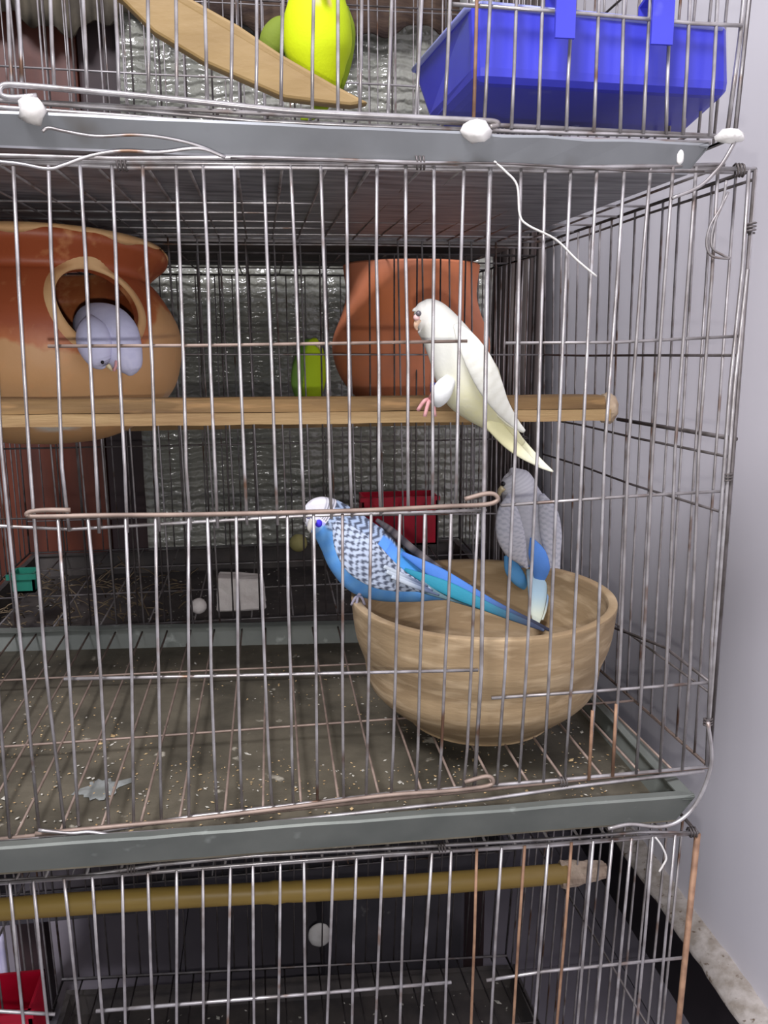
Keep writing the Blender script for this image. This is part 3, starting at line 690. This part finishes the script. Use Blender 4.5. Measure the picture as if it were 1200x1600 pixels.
# ------------------------------------------------------------------ small things
def tape(label,u,v,Y,r,sc):
    o=ball('tape_knot',at(u,v,Y),r*.85,M_white,None,2,sc,.28); return tag(o,label,'tape','white tape knots on the door rails')
tape('crumpled white tape knot at the left end of the top door rail',50,172,-.009,.0075,(1,.7,1.1))
tape('crumpled white tape knot at the right end of the top door rail',745,205,-.009,.0085,(1.15,.7,.8))
tape('white tape wound round the top cage bottom right corner',1140,213,-.004,.0075,(1.3,.8,.7))
def wire_thing(label,P,Y,r=RW*.9,m=M_wire,name='loose_wire'):
    o=tube(name,[at(a[0],a[1],a[2] if len(a)>2 else Y) for a in P],r,m,None,6,5); return tag(o,label,'wire')
wire_thing('thin loose wire end lying on the top tray lip at the left',[(66,206),(76,200),(100,205),(150,213),(210,211),(260,216),(310,228),(352,246)],-.0125)
wire_thing('loose curved wire along the middle cage top rail at the left',[(-20,251),(30,256),(75,264),(100,258),(140,244),(190,236),(250,238),(310,232),(352,246)],-.014,RW)
wire_thing('thin kinked white wire hanging from the middle cage top rail at the centre',[(772,252),(790,268),(808,290),(812,335),(825,352),(868,374),(900,405),(932,432)],-.006,RW*.7,M_white)
wire_thing('long dark tie wire along the middle cage top rail',[(360,247),(480,250),(640,256),(770,255),(900,262),(1010,268),(1100,268)],-.006,RW*.7,M_dark)
wire_thing('looped wire hanging on the right side near the cage top corner',[(1135,282),(1128,320),(1110,352),(1104,380),(1112,400),(1140,404),(1128,398),(1112,385),(1116,350),(1138,300)],-.004,RW*.8,M_dull)
wire_thing('twisted tie wire joining the top cage corner to the middle cage',[(1150,218),(1132,250),(1118,268),(1092,292),(1050,310)],-.005,RW*1.2,M_dull)
wire_thing('thick bent wire curling under the middle cage bottom right corner',[(1106,1128),(1112,1180),(1106,1215),(1088,1255),(1062,1282),(1030,1292),(985,1288),(950,1295)],-.026,RW*1.4,M_wire)
wire_thing('short white bent wire hanging at the bottom cage top right',[(1024,1308),(1034,1322),(1041,1340),(1036,1352),(1030,1362)],-.004,RW*.8,M_white)
wire_thing('bent wire lying on the front tray lip at the left',[(60,1297),(110,1302),(140,1300),(175,1305),(200,1306)],-.008,RW*1.2,M_wire)
def clip(u,v,Y,vert,label):
    p=at(u,v,Y); P=[]
    for i in range(25):
        g=i/24*2*math.pi*3; t=(i/24-.5)*.006
        P.append(p+(Vector((math.cos(g)*.0028,math.sin(g)*.0028,t)) if vert else Vector((t,math.cos(g)*.0028,math.sin(g)*.0036))))
    return tag(tube('wire_clip',P,.0007,M_dark,None,5),label,'clip','wire clips binding cage edges')
for a in((1173,356,0,True,'wire clip on the right corner post near the top of the middle cage'),(1137,746,0,True,'wire clip half way down the right corner post of the middle cage'),(1106,1128,0,True,'wire clip low on the right corner post of the middle cage'),
   (656,254,-.001,False,'wire clip on the middle of the middle cage top rail'),(190,256,-.001,False,'wire clip on the left of the middle cage top rail'),(206,1358,.002,False,'wire clip on the left of the bottom cage top rail'),(690,1326,.002,False,'wire clip on the middle of the bottom cage top rail'),
   (1155,266,0,False,'rusty wire clip beside the top right corner of the middle cage'),(880,1222,-.002,False,'wire clip on the middle cage bottom rail right of the bowl'),(1082,1300,0,False,'wire clip at the top right corner of the bottom cage')): clip(*a)
o=ball('cream_chip',at(1063,247,-.012),.0042,M_white,None,2,(.55,.4,1.0),.15); tag(o,'small cream chip stuck on the right end of the top tray lip','chip')
# chalk, balls, boxes
p=at(378,969,.41); k3=pxm(p)
bm=bmesh.new(); bmesh.ops.create_cube(bm,size=1); bmesh.ops.subdivide_edges(bm,edges=bm.edges,cuts=3,use_grid_fill=True)
for v in bm.verts: v.co=Vector((v.co.x*76*k3*(1-.1*(v.co.z+.5)),v.co.y*.03,v.co.z*48*k3+ (.5-v.co.x)*.004*(v.co.z+.5)))+Vector((random.uniform(-1,1),random.uniform(-1,1),random.uniform(-1,1)))*.0009
for v in bm.verts: v.co+=Vector((p.x,.417,0))
mz=min(v.co.z for v in bm.verts)
for v in bm.verts: v.co.z+=.0018-mz
me=bpy.data.meshes.new('chalk_block'); bm.to_mesh(me); bm.free(); o=link('chalk_block',me,M_chalk,None,False); bv=o.modifiers.new('b','BEVEL'); bv.width=.002; tag(o,'white chalk block on the rear cage floor','chalk')
def ontop(u,v,Y,rp,name,label,m,cat,z0=.0012):
    p=at(u,v,Y); r=rp*pxm(p); p.z=z0+r; return tag(ball(name,p,r,m,None,3,(1,1,1),.02),label,cat)
ontop(311,958,.405,12.5,'pale_ball','small pale ball left of the white chalk block',M_chalk,'ball')
ontop(466,840,.66,14,'yellow_ball','small dull yellow ball on the rear cage floor left of the blue budgerigar',M_yel,'ball')
p=at(500,1468,RY0-.012); o=ball('white_wad',Vector((p.x,RY0-.004,p.z)),19*pxm(p),M_white,None,3,(.95,.35,1.12),.03); tag(o,'round white wad stuck in the wires below the bamboo perch','wad')
def opentub(name,label,u0_,v0_,u1_,v1_,Y,dep,m,cat,ribs=0):
    a=at(u0_,v0_,Y); c=at(u1_,v1_,Y); t=thing(name,label,cat,((a.x+c.x)/2,Y+dep/2,c.z)); th=.0025
    V=[];Fc=[]
    def addb(*b_):
        v,f=boxgeo(*b_); o_=len(V); V.extend(v); Fc.extend([tuple(i+o_ for i in g) for g in f])
    addb(a.x,c.x,Y,Y+th,c.z,a.z);addb(a.x,c.x,Y+dep-th,Y+dep,c.z,a.z);addb(a.x,a.x+th,Y,Y+dep,c.z,a.z);addb(c.x-th,c.x,Y,Y+dep,c.z,a.z);addb(a.x,c.x,Y,Y+dep,c.z,c.z+th)
    mesh('tub',V,Fc,m,t,False)
    V=[];Fc=[]; addb(a.x-.003,c.x+.003,Y-.003,Y+.001,a.z-.006,a.z); 
    for i in range(ribs): x=lerp(a.x,c.x,(i+.5)/ribs); addb(x-.001,x+.001,Y-.002,Y,c.z+.004,a.z-.01)
    mesh('rim',V,Fc,m,t,False); return t
pz0=at(625,852,.62)
opentub('feeding_tub','red plastic tub in the rear cage behind the blue budgerigar',566,778,683,850,.655,.045,M_red,'tub',3)
opentub('water_cup','small teal plastic cup at the left of the rear cage floor',14,898,55,926,.47,.03,M_teal,'cup')
opentub('feeding_tub','red plastic tub at the bottom left corner of the bottom cage',-60,1590,56,1660,.17,.05,M_red,'tub')
# striped cloth bag seen bottom left
vs=[];fs=[]
a=at(-60,1465,D-.02); c=at(24,1560,D-.02)
for i in range(21):
    for j in range(9):
        vs.append(Vector((lerp(a.x,c.x-.004,i/20),D-.02+.003*math.sin(i*1.3),lerp(c.z,a.z,j/8)+.003*math.sin(i*.5))))
for i in range(20):
    for j in range(8): q2=i*9+j; fs.append((q2,q2+9,q2+10,q2+1))
o=mesh('cloth_rag',vs,fs,mat('white_lilac_cloth',(206,200,216),(170,166,196),20,.9)); so=o.modifiers.new('s','SOLIDIFY'); so.thickness=.002; tag(o,'white lilac rag at the bottom left inside the bottom cage','cloth')

# seeds and droppings: uncountable litter
def litter(name,label,n,fn,m,smin,smax):
    V=[];Fc=[]
    for i in range(n):
        p=fn(); s=random.uniform(smin,smax)*(1+1.2*(random.random()<.05)); g=random.uniform(0,math.pi); a=Vector((math.cos(g),math.sin(g),random.uniform(-.2,.2)))*s; b_=Vector((-math.sin(g),math.cos(g),0))*s*random.uniform(.35,.8); c=Vector((0,0,s*.3))
        o_=len(V); V+=[p+a,p+b_,p-a,p-b_,p+c,p-c]; Fc+=[(o_+i1,o_+(i1+1)%4,o_+4) for i1 in range(4)]+[(o_+(i1+1)%4,o_+i1,o_+5) for i1 in range(4)]
    o=mesh(name,V,Fc,m,None,False); return tag(o,label,'litter',None,'stuff')
fz_=lambda x,y: lerp(lerp(zl,zr_,(x-XL)/(pb.x-XL)),lerp(zl+.008,zr_-.006,(x-XL)/(pb.x-XL)),(y+.022)/(D+.01))-.021
def onmid():
    while 1:
        x=random.uniform(XL+.025,-.035); y=abs(random.gauss(0,.16)); 
        if .0<y<D-.03: return Vector((x,y-.006,fz_(x,y)+.0012))
litter('seed_husks','tan seed husks scattered over the middle cage tray',1500,onmid,M_seed,.0005,.0014)
litter('droppings','pale dried droppings scattered over the middle cage tray',520,onmid,M_seed2,.0007,.0018)
litter('seed_husks','tan seed husks scattered over the rear middle cage tray floor',420,lambda:Vector((random.uniform(XL+.03,-.04),random.uniform(RY0+.03,RY1-.03),-.0325)),M_seed2,.0007,.002)
litter('droppings','pale droppings scattered over the bottom cage tray floor',420,lambda:Vector((random.uniform(-.53,-.04),random.uniform(.02,D-.03),lB['BL'].z-.0325+random.uniform(0,.0015))),M_seed2,.0008,.003)
# straw in the rear cage
P=[]
for i in range(150):
    p=Vector((random.uniform(XL+.01,-.41),random.uniform(.42,.66),-.03+abs(random.gauss(0,.012)))); g=random.uniform(0,6.28); l_=random.uniform(.01,.035)
    d_=Vector((math.cos(g)*l_,math.sin(g)*l_,random.uniform(-.3,.8)*l_)); P.append([p,p+d_*.5+Vector((0,0,.002)),p+d_])
o=tubes('dry_straw',P,.0008,mat('straw',(132,116,92),(92,78,62),60,.9),None,4); tag(o,'dry straw heap at the left of the rear cage floor','straw',None,'stuff')
# big splashed dropping on the tray
V=[];n=26; c=atz(158,1232,fz_(-.4,.03)+.0012)
V=[c+Vector((0,0,.0016))]
for k in range(n):
    g=2*math.pi*k/n; rr=.0085*(1+.55*random.random()+(.9 if k in(1,2,13,14) else 0)); V.append(c+Vector((math.cos(g)*rr*1.1,math.sin(g)*rr*1.3,0)))
o=mesh('splashed_dropping',V,[(0,1+k,1+(k+1)%n) for k in range(n)],mat('whitish_smear',(150,154,152),(104,106,100),60,.7),None); tag(o,'whitish splashed dropping on the tray at the left','dropping')

# ------------------------------------------------------------------ birds
M_f=vmat('plumage'); 
def noise2(a,b_): 
    x=math.sin(a*12.9898+b_*78.233)*43758.5453; return x-math.floor(x)
def feather(name,P,Y,r,col,parent,tip=None,dep=.28,nr=24):
    """flat tapering feather through pixel points"""
    st=[]; n=len(P)
    for i,(u,v) in enumerate(P): st.append((u,v,Y[0]+(Y[1]-Y[0])*i/(n-1),r[i],max(1.2,r[i]*dep)))
    tip=tip or col
    return loft(name,st,M_f,parent,lambda t,s,cq,sq,R,A:mixc(col,tip,sm(.3,.8,t)),nr,12)
def foot(parent,p,dirs,r=.0012,leg=None,m=None):
    m=m or M_pink
    for k,(a,l_) in enumerate(dirs):
        a=Vector(a).normalized(); mid=p+a*l_*.5+Vector((0,-.002,.0015)); e=p+a*l_+Vector((0,.0005,-.003)); tube('toe',[p,mid,e],r,m,parent,7,4)
    if leg: tube('leg',[p,leg],r*1.4,m,parent,8)

# --- blue budgerigar
YB=.128
BL=thing('budgerigar','bright blue budgerigar with black barred wings perched on the left rim of the clay bowl','bird',at(556,930,YB))
WH=(226,224,230); BLU=(84,150,226); LB=(120,178,232); VIO=(70,44,200); GR=(150,158,176); DK=(50,50,62)
def blue_body(t,s,cq,sq,R,A):
    q=cq  # +1 = back side, -1 = breast
    edge=-.15+.55*sm(0,45,s)*0
    base=mixc(BLU,LB,.5+.5*math.sin(s*.3)*.3)
    # face and crown
    if s<34:
        c=WH
        if q>-.15 and s>15:
            st=.5+.5*math.sin(s*1.45+q*1.2); c=mixc(c,(78,78,88),st*.75*sm(15,21,s))
        if q<-.2: c=mixc((236,236,244),(176,176,236),sm(14,24,s))
        if q<-.35 and s>26: c=mixc(c,LB,.8)
        return c
    back=sm(-.35,-.1,q+.1*math.sin(s*.2))
    ph=s/11.5+.6*abs(((q*3.2)%1)-.5)*2
    bar=sm(.35,.7,.5+.5*math.sin(ph*2*math.pi)); c2=mixc((164,182,208),(60,66,82),bar*.85)
    if s>112: c2=mixc(c2,(92,150,236),sm(.2,.35,q)*sm(.93,.85,q)); c2=mixc(c2,(40,38,44),sm(.9,.97,q))
    if s>170: c2=mixc(c2,(60,140,200),.8)
    return mixc(base,c2,back)
st=[(479,788,YB-.006,1.5,1.5),(481,790,YB-.006,11,10),(488,795,YB-.005,22,19),(500,803,YB-.003,30,27),(516,814,YB-.002,35,32),(536,834,YB,43,38),(558,860,YB,52,44),(582,882,YB,54,45),(612,899,YB-.004,44,38),(645,912,YB-.010,30,27),(676,919,YB-.015,20,17),(705,926,YB-.02,12,10),(722,932,YB-.022,6,6)]
loft('body',st,M_f,BL,blue_body,216,112)
def wing_col(base,dark,lam=12,strength=.9):
    def f(t,s,cq,sq,R,A):
        # scalloped feathers: dark crescents
        row=s/lam; q=cq*R/7.0; ph=row+.5*(int(math.floor(q))%2)
        cell=(q%1)-.5; v=((ph+.12*math.sin(s*.21+cq*5))%1); band=sm(.30,.08,abs(v-.5-.9*cell*cell+.1)) 
        return mixc(base,dark,band*strength)
    return f
ws=[(524,816,YB-.030,5,2),(535,832,YB-.036,18,5),(550,853,YB-.042,28,6),(568,873,YB-.045,32,7),(592,892,YB-.044,28,6),(618,905,YB-.041,20,5),(642,913,YB-.038,12,4),(662,919,YB-.035,6,3),(676,922,YB-.033,2,2)]
loft('wing',ws,M_f,BL,wing_col((176,188,206),(62,68,84),12.5),128,72)
for i,(a,b_) in enumerate((((600,885),(668,916)),((604,893),(676,923)),((612,901),(686,930)))):
    feather('wing_feather',[a,((a[0]+b_[0])/2,(a[1]+b_[1])/2+1),b_],(YB-.051,YB-.045),(3,3.4,1.5),(176,186,196),BL,(84,96,120))
# far wing edge along the back
loft('wing',[(588,812,YB+.004,3,3),(612,830,YB+.002,6,5),(645,858,YB-.002,6,5),(680,885,YB-.008,6,4),(715,906,YB-.014,4,3),(740,918,YB-.018,2,2)],M_f,BL,lambda t,s,cq,sq,R,A:mixc((96,90,90),(38,36,42),.5+.5*math.sin(s*.9)),40,16)
feather('tail_feather',[(628,864),(690,900),(770,945),(830,972),(862,986)],(YB-.014,.045),(3,11,8,5,2),(70,118,190),BL,(42,44,58))
feather('tail_feather',[(632,890),(700,920),(770,952),(825,974),(850,985)],(YB-.022,.042),(3,11,7,4.5,2),(40,128,150),BL,(58,66,86))
feather('tail_feather',[(655,915),(700,930),(745,945),(785,960)],(YB-.030,.075),(10,8,6,2),(92,118,126),BL,(60,110,140))
hy=YB-.034
loft('beak',[(490,812,hy+.004,6,6),(486,819,hy+.004,5.5,5.5),(484,826,hy+.004,4,4),(485,832,hy+.005,1.2,1.2)],mat('grey_beak',(190,186,178),None,1,.5),BL,None,12,14)
ball('cere',at(484,806,YB-.024),.0033,mat('cere_blue',(150,150,196),None,1,.5),BL,2,(1,.8,.8))
ball('eye',at(499,802,YB-.0285),.0021,M_eye,BL,2)
o=ball('cheek_patch',at(498,818,YB-.0265),.0030,mat('violet_patch',(60,40,210),None,1,.7),BL,2,(.9,.45,1.0)); o['label']='violet cheek patch'
foot(BL,at(560,932,YB-.014),[((-1,-.5,-.5),.007),((-.4,-1,-.5),.007),((.7,-.8,-.4),.007)],.0011,at(568,918,YB-.008),mat('grey_foot',(150,146,160),None,1,.6))

# --- cream bird
YC=.052
CR=thing('budgerigar','creamy white budgerigar clinging to the front edge of the wooden perch board','bird',at(668,626,YC))
def cream(t,s,cq,sq,R,A):
    c=mixc((214,214,204),(208,204,160),sm(80,190,s)); c=mixc(c,(214,212,170),.35*sm(.5,1,cq)*sm(150,200,s))
    if s<25: c=mixc(c,(214,212,206),.5)
    return mixc(c,(205,205,198),.25*noise2(int(s/5),int(cq*9)))
loft('body',[(648,487,YC,1.5,1.5),(649,487,YC,9,9),(656,489,YC,20,19),(670,495,YC,29,27),(686,512,YC,33,31),(704,540,YC,39,36),(722,574,YC,46,40),(738,604,YC,48,40),(756,630,YC,38,32),(774,653,YC,25,22),(794,676,YC,15,13),(814,696,YC,9,7)],M_f,CR,cream,110,64)
loft('wing',[(712,508,YC-.018,5,3),(728,530,YC-.028,15,5),(748,565,YC-.031,21,6),(765,600,YC-.029,20,6),(782,632,YC-.024,14,5),(802,658,YC-.018,8,3),(819,674,YC-.014,3,2)],M_f,CR,lambda t,s,cq,sq,R,A:mixc((216,216,206),(202,201,188),.5*sm(.4,.9,.5+.5*math.sin(s*.42+cq*2))),72,28)
feather('tail_feather',[(770,650),(805,690),(838,720),(864,737)],(YC,YC),(16,13,8,1.5),(226,224,184),CR,(228,228,208))
feather('tail_feather',[(765,655),(795,690),(820,712),(842,728)],(YC-.008,YC-.005),(14,11,7,1.5),(222,218,172),CR,(226,224,196))
feather('tail_feather',[(780,640),(800,660),(818,674)],(YC-.01,YC-.01),(10,8,3),(230,228,206),CR)
loft('beak',[(654,499,YC-.012,5,5),(651,505,YC-.012,4.5,4.5),(650,511,YC-.011,3,3),(652,516,YC-.010,1,1)],mat('pale_beak',(226,190,160),None,1,.4),CR,None,10,12)
ball('cere',at(651,496,YC-.014),.0022,mat('cere_pink',(220,180,176),None,1,.5),CR,2)
ball('eye',at(654,490,YC-.0155),.0019,mat('grey_eye',(96,92,98),None,1,.2),CR,2)
loft('thigh',[(704,592,YC-.012,10,8),(694,606,YC-.014,15,11),(688,620,YC-.012,14,11),(684,630,YC-.008,8,7),(680,634,YC-.006,2,2)],M_f,CR,lambda t,s,cq,sq,R,A:(228,230,228),24,20)
tube('leg_ring',[at(677,598,YC-.004),at(676,612,YC-.003)],.0018,mat('blue_ring',(50,58,130),None,1,.4),CR,12)
foot(CR,at(672,624,.070),[((-1,-.2,-.5),.010),((-.5,-.6,-.9),.011),((.3,-.6,-1),.010)],.0014,at(682,608,YC+.002))

# --- grey bird with blue rump, seen from behind
YG=by_+br*.86
GB=thing('budgerigar','pale grey budgerigar with a blue rump sitting on the far rim of the clay bowl','bird',at(835,905,YG))
def grey(t,s,cq,sq,R,A):
    c=(186,186,194)
    if s<34: c=mixc((186,186,194),(200,200,206),.5+.5*math.sin(s*1.3))
    else:
        ph=s/8+.5*(int(math.floor(cq*R/8))%2); c=mixc(c,(168,170,180),.45*sm(.5,.9,.5+.5*math.sin(ph*6.28)))
    if s>135 and cq<.6: c=mixc(c,(96,146,222),sm(135,148,s))
    return c
GST=[(796,738,YG,1.5,1.5),(798,739,YG,12,11),(802,746,YG,22,20),(808,757,YG,27,25),(814,774,YG,30,28),(821,798,YG,38,34),(826,826,YG,47,40),(832,852,YG,46,38),(838,878,YG,36,31),(843,902,YG-.004,25,20),(847,924,YG-.008,16,12)]
loft('body',GST,M_f,GB,grey,120,80)
def gwing(t,s,cq,sq,R,A):
    ph=s/9+.5*(int(math.floor(cq*R/6))%2); return mixc((188,188,196),(140,144,158),.55*sm(.55,.95,.5+.5*math.sin(ph*6.28)))
loft('wing',[(797,772,YG-.015,4,3),(794,800,YG-.022,17,7),(797,832,YG-.028,22,8),(806,858,YG-.030,18,7),(818,878,YG-.030,7,4),(824,888,YG-.030,2,2)],M_f,GB,gwing,60,30)
loft('wing',[(846,772,YG-.015,4,3),(856,800,YG-.021,15,7),(861,835,YG-.026,17,8),(864,868,YG-.027,12,6),(865,900,YG-.026,9,4),(863,930,YG-.024,3,2)],M_f,GB,gwing,60,30)
o=loft('rump',[(830,840,YG-.026,2,2),(838,862,YG-.030,13,5),(845,884,YG-.029,14,5),(846,905,YG-.024,11,4),(845,918,YG-.02,4,3)],M_f,GB,lambda t,s,cq,sq,R,A:(92,144,224),30,20); o['label']='bright blue rump patch'
o=loft('flank',[(790,868,YG-.012,3,3),(800,888,YG-.016,12,7),(812,906,YG-.016,11,6),(822,920,YG-.012,4,3)],M_f,GB,lambda t,s,cq,sq,R,A:(92,158,214),30,20); o['label']='light blue flank'
feather('tail_feather',[(838,890),(840,925),(839,955),(838,974)],(YG-.018,YG-.055),(16,15,11,5),(176,206,222),GB,(214,222,204))
feather('tail_feather',[(846,895),(849,925),(848,950),(846,968)],(YG-.016,YG-.05),(9,9,7,3),(130,170,226),GB,(206,216,206))
ball('eye',at(786,756,YG-.018),.0022,M_eye,GB,2)
loft('beak',[(786,762,YG-.006,5,5),(781,768,YG-.004,4,4),(781,775,YG-.002,1.2,1.2)],M_beak,GB,None,10,12)
foot(GB,Vector((at(835,905,YG).x,by_+br*.93,bz+.002)),[((.3,-1,-.1),.010),((-.4,-1,-.1),.010)],.0013)

# --- lilac-white bird leaning out of the pot hole
hb_=hit.copy()
YP=hit.y
PB=thing('budgerigar','lilac white bird leaning out of the clay pot hole, head down','bird',hb_)
def lil(t,s,cq,sq,R,A): return mixc((202,202,226),(184,184,216),.5*noise2(int(s/4),int(cq*8)))
loft('body',[(134,506,YP+.034,24,20),(146,508,YP+.020,36,28),(162,518,YP+.004,45,32),(178,534,YP-.010,44,32),(191,551,YP-.016,34,28),(200,567,YP-.018,24,21),(203,579,YP-.018,15,14),(204,587,YP-.018,3,4)],M_f,PB,lil,60,48)
loft('head',[(142,502,YP-.006,10,12),(144,518,YP-.018,24,20),(148,538,YP-.026,27,21),(153,556,YP-.027,22,18),(158,569,YP-.026,14,12),(162,576,YP-.026,3,3)],M_f,PB,lambda t,s,cq,sq,R,A:mixc((196,196,222),(104,106,122),.8*sm(.6,.8,t)*sm(-.2,.5,cq)*sm(.4,.8,.5+.5*math.sin(s*1.3))),60,40)
loft('beak',[(168,570,YP-.036,4,4),(172,575,YP-.036,3,3),(175,580,YP-.035,1,1)],M_beak,PB,None,10,10)
ball('eye',at(160,566,YP-.0365),.0013,M_eye,PB,2)
tube('leg',[at(182,560,YP-.026),at(181,572,YP-.028),at(178,580,YP-.028)],.0011,M_pink,PB,7)

# --- yellow-green bird behind the back wires
YY=.43
YBd=thing('budgerigar','yellow-green bird behind the back wires left of the rear pot','bird',at(480,622,YY))
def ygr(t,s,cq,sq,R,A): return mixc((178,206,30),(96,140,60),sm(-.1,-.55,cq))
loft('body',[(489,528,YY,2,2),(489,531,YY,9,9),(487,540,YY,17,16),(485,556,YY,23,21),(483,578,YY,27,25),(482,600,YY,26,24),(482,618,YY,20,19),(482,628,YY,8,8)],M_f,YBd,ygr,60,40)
loft('wing',[(470,552,YY-.012,3,3),(466,575,YY-.016,9,6),(464,600,YY-.015,9,5),(464,622,YY-.012,3,3)],M_f,YBd,lambda t,s,cq,sq,R,A:(110,150,64),30,16)
feather('tail_feather',[(484,610),(484,625),(484,640)],(YY+.012,YY+.014),(9,7,3),(120,150,30),YBd)
loft('beak',[(495,538,YY-.01,4,4),(500,543,YY-.011,3,3),(501,549,YY-.01,1,1)],M_beak,YBd,None,8,10)
ball('eye',at(490,537,YY-.0185),.0018,M_eye,YBd,2)
# --- yellow-green bird in the top cage
YT=.205
TB=thing('parakeet','bright yellow-green bird behind the diagonal plank in the top cage','bird',at(505,140,YT))
def tgr(t,s,cq,sq,R,A): 
    c=(198,214,8)
    if 60<s<112 and -.25<cq<.5: c=mixc(c,(226,190,140),.85*sm(.35,.7,.5+.5*math.sin(cq*14+1))*sm(60,72,s)*sm(112,98,s))
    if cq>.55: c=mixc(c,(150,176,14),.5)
    return c
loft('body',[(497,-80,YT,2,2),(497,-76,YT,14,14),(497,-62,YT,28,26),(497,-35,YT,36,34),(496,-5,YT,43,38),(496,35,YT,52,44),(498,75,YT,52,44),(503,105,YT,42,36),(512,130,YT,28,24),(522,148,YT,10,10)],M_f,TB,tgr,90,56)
loft('wing',[(540,10,YT+.006,4,4),(546,45,YT+.008,9,12),(544,80,YT+.01,9,12),(538,115,YT+.01,7,8),(532,145,YT+.01,2,3)],M_f,TB,lambda t,s,cq,sq,R,A:(120,140,20),36,16)
loft('wing',[(452,10,YT+.006,4,4),(446,45,YT+.008,7,12),(452,80,YT+.01,8,12),(466,115,YT+.01,7,8),(480,140,YT+.01,2,3)],M_f,TB,lambda t,s,cq,sq,R,A:(140,160,20),36,16)
feather('tail_feather',[(520,130),(505,160),(488,178),(470,184)],(YT+.01,YT+.03),(13,12,9,4),(130,150,20),TB)
loft('beak',[(497,-46,YT-.03,7,6),(497,-38,YT-.034,6,5),(497,-28,YT-.032,1.5,1.5)],M_beak,TB,None,10,12)
for s_ in(-1,1): ball('eye',at(497+s_*22,-50,YT-.022),.0024,M_eye,TB,2)
foot(TB,at(480,118,YT-.04),[((-.5,-.4,-.8),.010),((.3,-.5,-.9),.010)],.0013)
T2=thing('parakeet','dim green bird half hidden left of the bright yellow-green bird','bird',at(424,95,.22))
loft('body',[(452,25,.22,3,3),(445,38,.22,17,16),(432,58,.22,24,20),(424,80,.22,20,16),(416,100,.22,8,8)],M_f,T2,lambda t,s,cq,sq,R,A:(112,128,40),40,24)
feather('tail_feather',[(425,85),(415,105),(405,125)],(.22,.22),(9,7,3),(90,110,30),T2)
print('objects',len(bpy.data.objects))
